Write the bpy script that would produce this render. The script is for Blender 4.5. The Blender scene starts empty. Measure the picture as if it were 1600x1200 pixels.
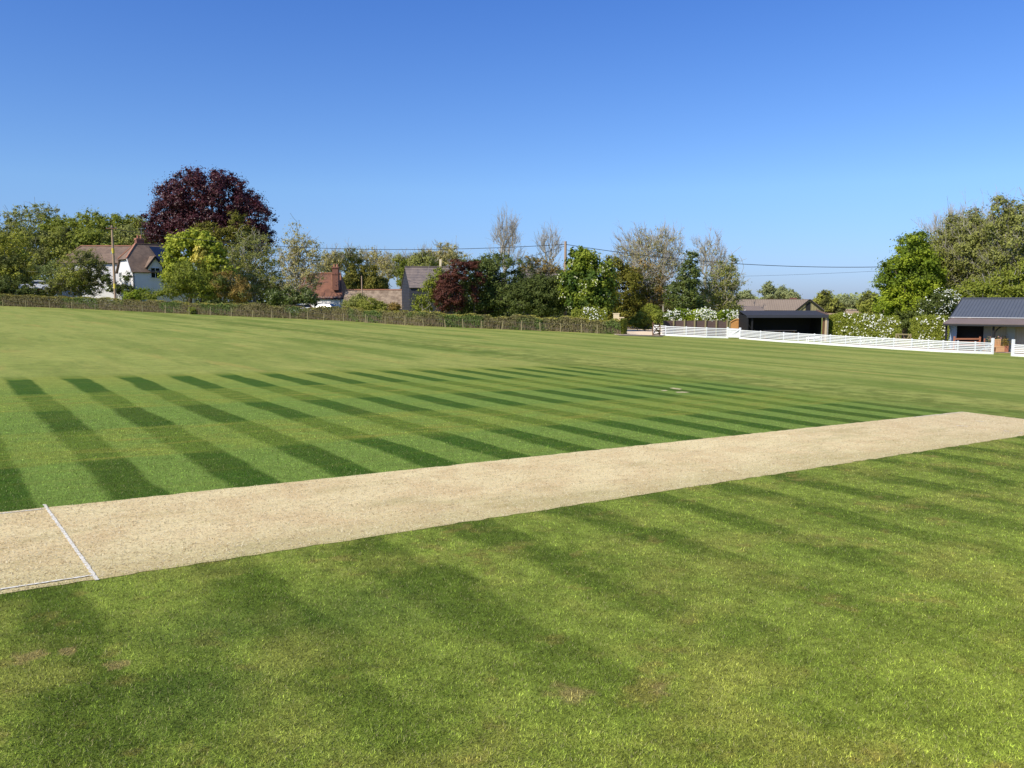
import bpy, math
import numpy as np
from mathutils import Vector

# ------------------------------------------------------------------ camera
F_PX, Y_HOR = 1272.0, 470.0
TH = math.atan((600 - Y_HOR) / F_PX)
CZ = 2.41
scene = bpy.context.scene
col = scene.collection
cam_d = bpy.data.cameras.new('camera')
cam = bpy.data.objects.new('camera', cam_d)
col.objects.link(cam)
cam_d.sensor_width = 36.0
cam_d.lens = 36.0 * F_PX / 1600.0
cam_d.clip_start = 0.05
cam_d.clip_end = 9000
cam.location = (0, 0, CZ)
cam.rotation_euler = (math.pi / 2 - TH, 0, 0)
scene.camera = cam

# ------------------------------------------------------------------ sky, sun, exposure
SUN = Vector((-0.745, -0.667, 0.0)).normalized()
SUN_EL = math.radians(41)
sdir = Vector((SUN.x * math.cos(SUN_EL), SUN.y * math.cos(SUN_EL), math.sin(SUN_EL)))
world = bpy.data.worlds.new('World')
scene.world = world
world.use_nodes = True
wn = world.node_tree.nodes; wl = world.node_tree.links
sky = wn.new('ShaderNodeTexSky')
sky.sky_type = 'NISHITA'
sky.sun_disc = False
sky.sun_elevation = SUN_EL
sky.sun_rotation = math.atan2(SUN.x, SUN.y)
sky.air_density = 1.0
sky.dust_density = 0.35
sky.ozone_density = 3.0
sky.altitude = 0
hsv = wn.new('ShaderNodeHueSaturation')
hsv.inputs['Saturation'].default_value = 1.0
bg = wn['Background']
wl.new(sky.outputs[0], hsv.inputs['Color'])
tcs = wn.new('ShaderNodeTexCoord'); sep = wn.new('ShaderNodeSeparateXYZ'); rmp = wn.new('ShaderNodeValToRGB'); mul = wn.new('ShaderNodeMix')
mul.data_type = 'RGBA'; mul.blend_type = 'MULTIPLY'; mul.inputs[0].default_value = 1.0
wl.new(tcs.outputs['Generated'], sep.inputs[0]); wl.new(sep.outputs['Z'], rmp.inputs[0])
rmp.color_ramp.elements[0].position = 0.0; rmp.color_ramp.elements[0].color = (.40, .52, .93, 1)
rmp.color_ramp.elements[1].position = .34; rmp.color_ramp.elements[1].color = (.40, .66, 1.14, 1)
for ps_, cc_ in ((.05, (.48, .62, 1.0, 1)), (.13, (.58, .76, 1.05, 1))):
    e_ = rmp.color_ramp.elements.new(ps_); e_.color = cc_
wl.new(hsv.outputs[0], mul.inputs[6]); wl.new(rmp.outputs[0], mul.inputs[7])
wl.new(mul.outputs[2], bg.inputs['Color'])
bg.inputs['Strength'].default_value = 0.121
sun_d = bpy.data.lights.new('sun', 'SUN')
sun_d.energy = 4.5
sun_d.angle = math.radians(0.5)
sun_d.color = (1.0, 0.925, 0.80)
sun_o = bpy.data.objects.new('sun', sun_d)
col.objects.link(sun_o)
sun_o.rotation_euler = sdir.to_track_quat('Z', 'Y').to_euler()
sun_o.location = (-40, -20, 60)
scene.view_settings.view_transform = 'Standard'
scene.view_settings.look = 'None'
scene.view_settings.exposure = 0.25
scene.view_settings.gamma = 1.0
scene.cycles.max_bounces = 6
scene.cycles.diffuse_bounces = 3
scene.cycles.glossy_bounces = 2
scene.cycles.transmission_bounces = 3
scene.cycles.caustics_reflective = False
scene.cycles.caustics_refractive = False

# ------------------------------------------------------------------ geometry of the place
ct, st = math.cos(TH), math.sin(TH)
def c2w(v):
    x, y, z = v
    return np.array([x, z * ct - y * st, -y * ct - z * st])
fit = dict(nx=.032, ny=-.096, a=.632, h=2.527, ox=1.149, oy=10.704, P=1.457, d=.433, E=22.215)
SC = 0.95
n = np.array([fit['nx'], -1, fit['ny']]); n /= np.linalg.norm(n)
e1 = np.array([0, 0, 1.]) - n * n[2]; e1 /= np.linalg.norm(e1)
e2 = np.cross(e1, n); e2 = e2 if e2[0] > 0 else -e2
U = c2w(math.cos(fit['a']) * e2 + math.sin(fit['a']) * e1)      # along the strip
V = c2w(-math.sin(fit['a']) * e2 + math.cos(fit['a']) * e1)     # across it, away from the camera
NW = c2w(n)
CAM = np.array([0, 0, CZ])
O0 = CAM - NW * fit['h'] * SC + fit['ox'] * SC * U + fit['oy'] * SC * V
PER, DFR, UEND = fit['P'] * SC, .485, fit['E'] * SC
ROW = dict(A1=12.161 * SC, A2=15.869 * SC, B1=5.865 * SC, B2=8.804 * SC, C2=2.773 * SC)
WID = 2.9 * SC
ZB = -NW[0] / NW[2], -NW[1] / NW[2]
ZC = O0.dot(NW) / NW[2]

def plane_z(x, y):
    return ZC + ZB[0] * x + ZB[1] * y
def sstep(a, b, t):
    t = np.clip((t - a) / (b - a), 0, 1)
    return t * t * (3 - 2 * t)
def gz(x, y):
    x = np.asarray(x, float); y = np.asarray(y, float)
    r = np.hypot(x, y)
    k = np.minimum(1, 150.0 / np.maximum(r, 1e-6))
    near = plane_z(x * k, y * k)
    t = sstep(150, 650, r)
    return near * (1 - t) + (-1.9) * t
def ray(x, y):
    return c2w(np.array([x - 800., y - 600., F_PX]))
def hit(x, y, dz=0.0):
    """point of the lawn plane seen at a place of the photograph"""
    r = ray(x, y)
    t = (O0 + NW * dz - CAM).dot(NW) / r.dot(NW)
    return CAM + r * t
def at(x, y, D):
    r = ray(x, y)
    return CAM + r * (D / r[1])
def gx(x, D, y=480):
    """ground point below column x at depth D"""
    p = at(x, y, D)
    return np.array([p[0], D, float(gz(p[0], D))])
def zat(y, D):
    return at(800, y, D)[2]
def m(pix, D):
    return pix * D / F_PX
def uvp(u, v, dz=0.0):
    return O0 + u * U + v * V + NW * dz

# ------------------------------------------------------------------ mesh helpers
def tag(o, label=None, cat=None, group=None, kind=None):
    if label: o['label'] = label
    if cat: o['category'] = cat
    if group: o['group'] = group
    if kind: o['kind'] = kind
    return o
def thing(name, loc, label, cat, group=None, kind=None):
    o = bpy.data.objects.new(name, None)
    o.empty_display_size = 0.3
    o.location = Vector([float(c) for c in loc])
    col.objects.link(o)
    return tag(o, label, cat, group, kind)
def arr_mesh(name, verts, faces, mat, parent=None, attrs=None, smooth=False):
    """verts (n,3), faces (k,3|4) arrays -> one object; parent = an object at a known location"""
    me = bpy.data.meshes.new(name)
    verts = np.asarray(verts, np.float32)
    off = np.array(world_loc(parent), np.float32) if parent else np.zeros(3, np.float32)
    verts = verts - off
    faces = np.asarray(faces, np.int32)
    k, w = faces.shape
    me.vertices.add(len(verts)); me.vertices.foreach_set('co', verts.ravel())
    me.loops.add(k * w); me.loops.foreach_set('vertex_index', faces.ravel())
    me.polygons.add(k)
    me.polygons.foreach_set('loop_start', np.arange(k, dtype=np.int32) * w)
    me.polygons.foreach_set('loop_total', np.full(k, w, np.int32))
    if smooth: me.polygons.foreach_set('use_smooth', np.ones(k, bool))
    me.update(calc_edges=True)
    for an, av in (attrs or {}).items():
        a = me.attributes.new(an, 'FLOAT', 'FACE'); a.data.foreach_set('value', np.asarray(av, np.float32))
    me.materials.append(mat)
    o = bpy.data.objects.new(name, me)
    col.objects.link(o)
    if parent: o.parent = parent
    return o
def world_loc(o):
    v = Vector((0, 0, 0))
    while o is not None:
        v = v + o.location; o = o.parent
    return v
class MB:
    def __init__(s): s.v = []; s.f = []
    def add(s, vs, fs):
        b = len(s.v); s.v += [tuple(map(float, p)) for p in vs]; s.f += [tuple(b + i for i in f) for f in fs]
        return s
    def box(s, c, size, rz=0.0):
        hx, hy, hz = [q / 2 for q in size]; cr, sr = math.cos(rz), math.sin(rz)
        vs = []
        for z in (-hz, hz):
            for x, y in ((-hx, -hy), (hx, -hy), (hx, hy), (-hx, hy)):
                vs.append((c[0] + x * cr - y * sr, c[1] + x * sr + y * cr, c[2] + z))
        return s.add(vs, [(3, 2, 1, 0), (4, 5, 6, 7), (0, 1, 5, 4), (1, 2, 6, 5), (2, 3, 7, 6), (3, 0, 4, 7)])
    def beam(s, p0, p1, w, h, up=(0, 0, 1)):
        p0 = np.array(p0, float); p1 = np.array(p1, float); d = p1 - p0; d /= np.linalg.norm(d)
        up = np.array(up, float); sd = np.cross(d, up); sd /= np.linalg.norm(sd); u2 = np.cross(sd, d)
        vs = [p + a * sd * w / 2 + b * u2 * h / 2 for p in (p0, p1) for a, b in ((-1, -1), (1, -1), (1, 1), (-1, 1))]
        return s.add(vs, [(0, 1, 2, 3), (7, 6, 5, 4), (1, 0, 4, 5), (2, 1, 5, 6), (3, 2, 6, 7), (0, 3, 7, 4)])
    def slab(s, poly, t):
        """polygon extruded by t against its normal"""
        P = [np.array(p, float) for p in poly]
        nn = np.zeros(3)
        for i in range(len(P)):
            nn += np.cross(P[i], P[(i + 1) % len(P)])
        nn /= np.linalg.norm(nn); k = len(P)
        Q = [p - nn * t for p in P]
        fs = [tuple(range(k)), tuple(reversed(range(k, 2 * k)))]
        for i in range(k):
            j = (i + 1) % k; fs.append((i, k + i, k + j, j))
        return s.add(P + Q, fs)
    def tube(s, pts, rads, seg=8, cap=True):
        pts = [np.array(p, float) for p in pts]; b = len(s.v); N = len(pts)
        for i, p in enumerate(pts):
            d = pts[min(i + 1, N - 1)] - pts[max(i - 1, 0)]; d /= np.linalg.norm(d)
            a = np.array([1., 0, 0]) if abs(d[0]) < .8 else np.array([0, 1., 0])
            x = np.cross(d, a); x /= np.linalg.norm(x); y = np.cross(d, x)
            for k in range(seg):
                t = 2 * math.pi * k / seg
                s.v.append(tuple(p + rads[i] * (math.cos(t) * x + math.sin(t) * y)))
        for i in range(N - 1):
            for k in range(seg):
                j = (k + 1) % seg
                s.f.append((b + i * seg + k, b + i * seg + j, b + (i + 1) * seg + j, b + (i + 1) * seg + k))
        if cap:
            s.f.append(tuple(b + k for k in reversed(range(seg)))); s.f.append(tuple(b + (N - 1) * seg + k for k in range(seg)))
        return s
    def build(s, name, mat, parent=None, bevel=0):
        off = world_loc(parent) if parent else Vector((0, 0, 0))
        me = bpy.data.meshes.new(name)
        me.from_pydata([tuple(np.array(p) - np.array(off)) for p in s.v], [], s.f)
        me.update()
        import bmesh
        bm = bmesh.new(); bm.from_mesh(me); bmesh.ops.recalc_face_normals(bm, faces=bm.faces); bm.to_mesh(me); bm.free()
        me.materials.append(mat)
        o = bpy.data.objects.new(name, me); col.objects.link(o)
        if parent: o.parent = parent
        if bevel:
            md = o.modifiers.new('bevel', 'BEVEL'); md.width = bevel; md.segments = 2; md.limit_method = 'ANGLE'
        return o

# ------------------------------------------------------------------ material helpers
class NT:
    def __init__(s, tree): s.t = tree
    def n(s, kind, **kw):
        nd = s.t.nodes.new(kind)
        for k, v in kw.items(): setattr(nd, k, v)
        return nd
    def put(s, sock, val):
        if hasattr(val, 'links') or isinstance(val, bpy.types.NodeSocket): s.t.links.new(val, sock)
        else: sock.default_value = val
    def math(s, op, a, b=None, c=None, clamp=False):
        nd = s.n('ShaderNodeMath', operation=op); nd.use_clamp = clamp
        s.put(nd.inputs[0], a)
        if b is not None: s.put(nd.inputs[1], b)
        if c is not None: s.put(nd.inputs[2], c)
        return nd.outputs[0]
    def smooth(s, v, a, b):
        nd = s.n('ShaderNodeMapRange', interpolation_type='SMOOTHSTEP')
        s.put(nd.inputs['Value'], v); nd.inputs['From Min'].default_value = a; nd.inputs['From Max'].default_value = b
        return nd.outputs[0]
    def mix(s, f, a, b, mode='MIX'):
        nd = s.n('ShaderNodeMix', data_type='RGBA', blend_type=mode)
        s.put(nd.inputs[0], f)
        for i, q in ((6, a), (7, b)):
            s.put(nd.inputs[i], q if not isinstance(q, tuple) else (*q[:3], 1))
        return nd.outputs[2]
    def dot(s, v, w):
        nd = s.n('ShaderNodeVectorMath', operation='DOT_PRODUCT')
        s.put(nd.inputs[0], v); nd.inputs[1].default_value = tuple(float(q) for q in w)
        return nd.outputs['Value']
    def noise(s, vec, scale, detail=2, rough=.5, out=0, dist=0.0):
        nd = s.n('ShaderNodeTexNoise')
        if vec is not None: s.put(nd.inputs['Vector'], vec)
        nd.inputs['Scale'].default_value = scale; nd.inputs['Detail'].default_value = detail
        nd.inputs['Roughness'].default_value = rough; nd.inputs['Distortion'].default_value = dist
        return nd.outputs[out]
    def comb(s, x, y, z=0.0):
        nd = s.n('ShaderNodeCombineXYZ')
        for i, q in enumerate((x, y, z)): s.put(nd.inputs[i], q)
        return nd.outputs[0]
    def pos(s): return s.n('ShaderNodeNewGeometry').outputs['Position']
    def attr(s, name):
        nd = s.n('ShaderNodeAttribute'); nd.attribute_name = name
        return nd.outputs['Fac']
def newmat(name):
    mt = bpy.data.materials.new(name); mt.use_nodes = True
    t = NT(mt.node_tree); b = mt.node_tree.nodes['Principled BSDF']
    return mt, t, b
def lin(r, g, b):
    f = lambda c: (c / 255 / 12.92) if c / 255 <= .04045 else ((c / 255 + .055) / 1.055) ** 2.4
    return (f(r), f(g), f(b))
def simple(name, rgb, rough=.7, var=.15, scale=3.0, bump=0.0, metallic=0.0, spec=.3, bscale=None):
    mt, t, b = newmat(name)
    no = t.noise(t.pos(), scale, 4, .6)
    k = t.math('MULTIPLY_ADD', no, 2 * var, 1 - var)
    c = t.mix(1.0, tuple(rgb), t.comb(k, k, k), 'MULTIPLY')
    t.put(b.inputs['Base Color'], c)
    b.inputs['Roughness'].default_value = rough; b.inputs['Metallic'].default_value = metallic
    b.inputs['Specular IOR Level'].default_value = spec
    if bump:
        bn = t.n('ShaderNodeBump'); bn.inputs['Strength'].default_value = bump
        t.put(bn.inputs['Height'], t.noise(t.pos(), bscale or scale * 6, 3)); t.put(b.inputs['Normal'], bn.outputs[0])
    return mt
def banded(name, rgb, axis, period, dark=.6, var=.2, nscale=1.5, rough=.8, width=.15, second=None, spec=.2):
    """tile courses or boards: bands across an axis, broken up by noise"""
    mt, t, b = newmat(name)
    p = t.pos()
    d = t.dot(p, axis)
    f = t.math('FRACT', t.math('DIVIDE', d, period))
    line = t.math('LESS_THAN', f, width)
    no = t.noise(p, nscale, 5, .65)
    c = t.mix(t.smooth(no, .3, .7), tuple(rgb), tuple(second or tuple(q * (1 - var) for q in rgb)))
    fine = t.noise(p, nscale * 9, 2, .6)
    kk = t.math('MULTIPLY_ADD', fine, 2 * var, 1 - var)
    c = t.mix(1.0, c, t.comb(kk, kk, kk), 'MULTIPLY')
    c = t.mix(t.math('MULTIPLY', line, 1 - dark), c, (0.02, 0.02, 0.02))
    t.put(b.inputs['Base Color'], c); b.inputs['Roughness'].default_value = rough
    b.inputs['Specular IOR Level'].default_value = spec
    bn = t.n('ShaderNodeBump'); bn.inputs['Strength'].default_value = .4; bn.inputs['Distance'].default_value = .03
    t.put(bn.inputs['Height'], f); t.put(b.inputs['Normal'], bn.outputs[0])
    return mt
def leafmat(name, a, b2, trans=.34, rough=.55, spec=.13, patch=None, pscale=.5):
    """foliage: each leaf picks a tone between a and b2; patch = third tone in clumps"""
    mt, t, b = newmat(name)
    r = t.attr('rnd')
    c = t.mix(r, tuple(a), tuple(b2))
    if patch:
        no = t.noise(t.pos(), pscale, 2)
        c = t.mix(t.smooth(no, .44, .60), c, t.mix(1.0, tuple(patch), t.comb(*[t.math('MULTIPLY_ADD', r, 1.1, .5)] * 3), 'MULTIPLY'))
    t.put(b.inputs['Base Color'], c); b.inputs['Roughness'].default_value = rough
    b.inputs['Specular IOR Level'].default_value = spec
    tr = t.n('ShaderNodeBsdfTranslucent'); t.put(tr.inputs['Color'], c)
    mx = t.n('ShaderNodeMixShader'); mx.inputs[0].default_value = trans
    out = mt.node_tree.nodes['Material Output']
    t.t.links.new(b.outputs[0], mx.inputs[1]); t.t.links.new(tr.outputs[0], mx.inputs[2])
    t.t.links.new(mx.outputs[0], out.inputs['Surface'])
    return mt

# ------------------------------------------------------------------ turf
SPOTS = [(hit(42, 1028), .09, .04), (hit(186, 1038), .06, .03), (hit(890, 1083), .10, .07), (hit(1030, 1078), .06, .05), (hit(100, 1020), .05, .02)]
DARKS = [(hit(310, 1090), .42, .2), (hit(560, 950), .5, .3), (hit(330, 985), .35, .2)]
def turf_nodes(t, fine=True):
    p = t.pos()
    warp = t.math('MULTIPLY_ADD', t.noise(p, 1.1, 3, .6), .14, -.07)
    u0 = t.math('SUBTRACT', t.dot(p, U), float(O0.dot(U)))
    v0 = t.math('SUBTRACT', t.dot(p, V), float(O0.dot(V)))
    u = t.math('ADD', u0, t.math('ADD', warp, t.math('MULTIPLY_ADD', t.noise(p, .35, 2), .3, -.15))); v = t.math('ADD', v0, t.math('MULTIPLY_ADD', t.noise(p, .9, 3, .6), .2, -.1))
    # cross-cut columns
    fr = t.math('FRACT', t.math('ADD', t.math('DIVIDE', u, PER), 100.0))
    sblock = t.math('MULTIPLY', t.smooth(fr, 1 - DFR - .06, 1 - DFR + .06),
                    t.math('SUBTRACT', 1.0, t.smooth(fr, .92, 1.0)))
    sblock = t.math('MAXIMUM', sblock, t.math('SUBTRACT', 1.0, t.smooth(fr, 0.0, .035)) if False else sblock)
    def band(lo, hi, w=.17):
        return t.math('MULTIPLY', t.smooth(v, lo - w, lo + w), t.math('SUBTRACT', 1.0, t.smooth(v, hi - w, hi + w)))
    rows = t.math('MAXIMUM', t.math('MAXIMUM', band(-.5, ROW['C2']), band(ROW['B1'], ROW['B2'])), band(ROW['A1'], ROW['A2'], .14))
    uend = t.math('SUBTRACT', 1.0, t.smooth(u, UEND - 1.5, UEND + 1.8))
    square = t.math('MULTIPLY', t.math('MULTIPLY', t.smooth(v, -.6, -.4), t.math('SUBTRACT', 1.0, t.smooth(v, ROW['A2'] - .1, ROW['A2'] + 1.6))), uend)
    # palette
    big = t.noise(p, .22, 3, .6)
    mid = t.noise(p, 1.4, 4, .6)
    streak = t.noise(t.comb(t.math('MULTIPLY', u0, .55), t.math('MULTIPLY', v0, .09)), 1.0, 4, .6)
    L_strong, D_strong = lin(122, 149, 78), lin(70, 102, 36)
    L_mild, D_mild = lin(136, 154, 78), lin(104, 127, 54)
    light = t.mix(rows, t.mix(t.smooth(mid, .35, .7), L_mild, lin(124, 150, 78)), L_strong)
    dark = t.mix(rows, D_mild, t.mix(t.smooth(big, .45, .65), D_strong, lin(80, 104, 40)))
    light = t.mix(t.math('MULTIPLY', t.smooth(v0, ROW['A1'] - 1.5, ROW['A2'] + .5), .8), light, lin(150, 160, 86))
    sq = t.mix(sblock, light, dark)
    ys = t.noise(t.comb(t.math('MULTIPLY', u0, .5), t.math('MULTIPLY', v0, 3.2), 4.0), 1.0, 4, .65)
    sq = t.mix(t.math('MULTIPLY', t.math('MULTIPLY', t.smooth(ys, .5, .66), t.math('SUBTRACT', 1.0, t.math('MULTIPLY', rows, .8))), .6), sq, lin(150, 150, 78))
    sq = scale_col(t, sq, t.math('MULTIPLY_ADD', t.noise(p, 3.5, 4, .65), .6, .7))
    # outfield: long pale mowing bands across the ground
    fo = t.math('SINE', t.math('MULTIPLY', t.math('ADD', u0, t.math('MULTIPLY', mid, .5)), 2 * math.pi / 5.2))
    bandf = t.math('MULTIPLY', t.smooth(fo, -.6, .6), t.smooth(u0, 2, 20))
    of = t.mix(bandf, lin(142, 152, 84), lin(112, 131, 62))
    of = t.mix(t.smooth(streak, .42, .62), of, lin(149, 155, 88))
    of = t.mix(t.math('MULTIPLY', t.smooth(mid, .5, .8), .45), of, lin(110, 128, 60))
    st2 = t.noise(t.comb(t.math('MULTIPLY', u0, .9), t.math('MULTIPLY', v0, .22), 9.0), 1.0, 5, .7)
    of = t.mix(t.math('MULTIPLY', t.smooth(st2, .52, .68), .55), of, lin(104, 122, 60))
    st3 = t.noise(t.comb(t.math('MULTIPLY', u0, .28), t.math('MULTIPLY', v0, .05), 15.0), 1.0, 5, .65)
    of = t.mix(t.math('MULTIPLY', t.smooth(st3, .47, .62), .5), of, lin(112, 128, 62))
    of = t.mix(t.math('MULTIPLY', t.smooth(t.noise(t.comb(t.math('MULTIPLY', u0, .7), t.math('MULTIPLY', v0, .12), 25.0), 1.0, 4, .6), .55, .68), .5), of, lin(160, 150, 88))
    of = scale_col(t, of, t.math('MULTIPLY_ADD', t.noise(p, 1.9, 5, .7), .7, .65))
    rough_edge = t.math('MULTIPLY', t.smooth(u0, UEND - 3, UEND + 1), t.math('SUBTRACT', 1.0, t.smooth(t.math('ABSOLUTE', t.math('SUBTRACT', u0, UEND + 1.6)), 1.0, 4.5)))
    rough_edge = t.math('MULTIPLY', rough_edge, t.smooth(mid, .40, .62))
    of = t.mix(t.math('MULTIPLY', rough_edge, .6), of, lin(84, 100, 40))
    of = t.mix(1.0, of, (1.25, 1.19, 1.02), 'MULTIPLY')
    sq = t.mix(1.0, sq, (1.03, .98, .72), 'MULTIPLY')
    top = t.mix(square, of, sq)
    # near side of the strip: softer, worn, patchy
    fr2 = t.math('FRACT', t.math('ADD', t.math('DIVIDE', t.math('ADD', u0, t.math('MULTIPLY_ADD', t.noise(p, .8, 2), .9, -.45)), PER), 100.0))
    s2 = t.math('MULTIPLY', t.smooth(fr2, .42, .62), t.math('SUBTRACT', 1.0, t.smooth(fr2, .88, 1.0)))
    fade = t.math('SUBTRACT', 1.0, t.smooth(t.math('MULTIPLY', v0, -1.0), WID + 1.0, WID + 7.5))
    pat = t.noise(p, .75, 4, .62)
    dk = t.math('MAXIMUM', t.math('MULTIPLY', t.math('MULTIPLY', s2, fade), .95), t.math('MULTIPLY', t.smooth(pat, .48, .68), .75))
    near = t.mix(t.math('MULTIPLY', dk, .8), lin(136, 150, 74), lin(80, 100, 36))
    yel = t.noise(t.comb(u0, v0, 7.0), .9, 4, .6)
    near = t.mix(t.math('MULTIPLY', t.smooth(yel, .47, .66), .6), near, lin(155, 155, 88))
    br = t.noise(t.comb(u0, v0, 21.0), 2.3, 3, .6)
    near = t.mix(t.math('MULTIPLY', t.smooth(br, .58, .70), .5), near, lin(146, 130, 84))
    med = t.noise(p, 4.5, 4, .65)
    near = scale_col(t, near, t.math('MULTIPLY_ADD', med, 1.1, .45))
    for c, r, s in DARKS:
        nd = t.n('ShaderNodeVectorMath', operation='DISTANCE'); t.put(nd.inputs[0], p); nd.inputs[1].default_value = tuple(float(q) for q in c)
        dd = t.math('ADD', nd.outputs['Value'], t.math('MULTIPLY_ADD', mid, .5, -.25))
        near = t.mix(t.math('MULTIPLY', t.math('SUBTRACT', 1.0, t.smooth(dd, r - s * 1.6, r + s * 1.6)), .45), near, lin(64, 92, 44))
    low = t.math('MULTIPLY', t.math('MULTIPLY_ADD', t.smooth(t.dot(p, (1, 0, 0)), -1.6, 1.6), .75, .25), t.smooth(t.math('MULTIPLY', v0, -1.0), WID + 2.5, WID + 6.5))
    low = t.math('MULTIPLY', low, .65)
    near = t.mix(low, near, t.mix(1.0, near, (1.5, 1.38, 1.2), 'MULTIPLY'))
    near = t.mix(1.0, near, (.96, .98, .70), 'MULTIPLY')
    side = t.smooth(v0, -WID / 2 - .1, -WID / 2 + .1)
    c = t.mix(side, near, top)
    for cc, r, s in SPOTS:
        nd = t.n('ShaderNodeVectorMath', operation='DISTANCE'); t.put(nd.inputs[0], p); nd.inputs[1].default_value = tuple(float(q) for q in cc)
        dd = t.math('ADD', nd.outputs['Value'], t.math('MULTIPLY_ADD', t.noise(p, 9, 3), .3, -.15))
        c = t.mix(t.math('MULTIPLY', t.math('SUBTRACT', 1.0, t.smooth(dd, r - s, r + s)), .5), c, lin(178, 150, 106))
    return c, p, u0, v0
GREEN_GAIN = 1.0
def scale_col(t, c, k):
    if isinstance(k, (int, float)): k = t.comb(k, k, k)
    return t.mix(1.0, c, k, 'MULTIPLY')
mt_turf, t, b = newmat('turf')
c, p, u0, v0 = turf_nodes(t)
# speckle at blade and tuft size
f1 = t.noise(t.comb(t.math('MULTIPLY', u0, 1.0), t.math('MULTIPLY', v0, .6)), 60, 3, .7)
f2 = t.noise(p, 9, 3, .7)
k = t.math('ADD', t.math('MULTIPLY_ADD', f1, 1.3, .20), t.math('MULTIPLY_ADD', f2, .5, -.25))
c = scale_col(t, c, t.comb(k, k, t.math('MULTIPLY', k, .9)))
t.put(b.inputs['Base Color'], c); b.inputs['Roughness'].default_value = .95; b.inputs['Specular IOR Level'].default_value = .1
bn = t.n('ShaderNodeBump'); bn.inputs['Strength'].default_value = .5; bn.inputs['Distance'].default_value = .02
t.put(bn.inputs['Height'], f1); t.put(b.inputs['Normal'], bn.outputs[0])

def blade_material(name, kind):
    mt, t, b = newmat(name)
    r = t.attr('rnd'); r2 = t.attr('tip')
    if kind == 'grass':
        c, p, u0, v0 = turf_nodes(t)
        tuft = t.noise(p, 14, 3, .75)
        k = t.math('MULTIPLY', t.math('MULTIPLY_ADD', t.math('POWER', r, 2.4), 2.5, .38), t.math('MULTIPLY_ADD', tuft, 2.6, -.28))
        c = scale_col(t, c, t.comb(k, k, t.math('MULTIPLY', k, .92)))
        c = t.mix(t.math('MULTIPLY', t.smooth(r2, .80, .97), .75), c, (.52, .47, .22))
    else:
        c = t.mix(t.math('POWER', r, .8), lin(140, 108, 66), (1.0, .92, .62))
        c = t.mix(t.math('MULTIPLY', t.smooth(r2, .86, 1.0), .6), c, lin(150, 160, 90))
    t.put(b.inputs['Base Color'], c); b.inputs['Roughness'].default_value = .7; b.inputs['Specular IOR Level'].default_value = .07
    tr = t.n('ShaderNodeBsdfTranslucent'); t.put(tr.inputs['Color'], c)
    mx = t.n('ShaderNodeMixShader'); mx.inputs[0].default_value = .3
    out = mt.node_tree.nodes['Material Output']
    t.t.links.new(b.outputs[0], mx.inputs[1]); t.t.links.new(tr.outputs[0], mx.inputs[2]); t.t.links.new(mx.outputs[0], out.inputs['Surface'])
    return mt
mt_blade = blade_material('grass_blades', 'grass')
mt_straw = blade_material('straw_blades', 'straw')

# ground sheet
xs = np.unique(np.concatenate([np.linspace(-150, 150, 41), np.array([-4000, -2500, -1500, -1000, -700, -500, -400, -320, -260, -220, -185]), -np.array([-4000, -2500, -1500, -1000, -700, -500, -400, -320, -260, -220, -185])]))
ys = np.unique(np.concatenate([np.linspace(-60, 180, 41), np.array([-400, -150, 200, 230, 265, 300, 350, 400, 470, 550, 650, 800, 1200, 2000, 3500, 6000])]))
GX, GY = np.meshgrid(xs, ys)
gv = np.stack([GX, GY, gz(GX, GY)], -1).reshape(-1, 3)
nx_, ny_ = len(xs), len(ys)
idx = np.arange(nx_ * ny_).reshape(ny_, nx_)
gf = np.stack([idx[:-1, :-1], idx[:-1, 1:], idx[1:, 1:], idx[1:, :-1]], -1).reshape(-1, 4)
tag(arr_mesh('ground', gv, gf, mt_turf), kind='structure')

# the dry strip
mt_pitch, t, b = newmat('dry_strip')
p = t.pos()
u0 = t.math('SUBTRACT', t.dot(p, U), float(O0.dot(U))); v0 = t.math('SUBTRACT', t.dot(p, V), float(O0.dot(V)))
fa = t.noise(t.comb(u0, t.math('MULTIPLY', v0, 1.6)), 55, 3, .7)
fb = t.noise(p, 1.3, 4, .65); fc = t.noise(t.comb(t.math('MULTIPLY', u0, .4), v0, 3.0), 1.5, 4, .6)
c = t.mix(t.smooth(fb, .35, .68), lin(234, 214, 160), lin(220, 194, 142))
c = t.mix(t.math('MULTIPLY', t.smooth(fc, .5, .72), .55), c, lin(182, 168, 112))
edge = t.math('SUBTRACT', 1.0, t.smooth(t.math('ADD', v0, t.math('MULTIPLY', fb, .6)), -WID + .3, -WID + 1.3))
c = t.mix(t.math('MULTIPLY', edge, .45), c, lin(176, 166, 108))
fd_ = t.noise(t.comb(t.math('MULTIPLY', u0, 1.2), t.math('MULTIPLY', v0, 14.0), 8.0), 1.0, 4, .7)
kk_ = t.math('MULTIPLY_ADD', fd_, .5, .75)
c = scale_col(t, c, t.comb(kk_, kk_, kk_))
far = t.smooth(u0, 12, 21)
c = t.mix(t.math('MULTIPLY', far, .5), c, lin(212, 190, 146))
k = t.math('MULTIPLY_ADD', fa, 1.6, .2)
c = scale_col(t, c, t.comb(k, k, k))
t.put(b.inputs['Base Color'], c); b.inputs['Roughness'].default_value = .95; b.inputs['Specular IOR Level'].default_value = .1
bn = t.n('ShaderNodeBump'); bn.inputs['Strength'].default_value = .6; bn.inputs['Distance'].default_value = .015
t.put(bn.inputs['Height'], fa); t.put(b.inputs['Normal'], bn.outputs[0])
rng = np.random.default_rng(5)
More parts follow.
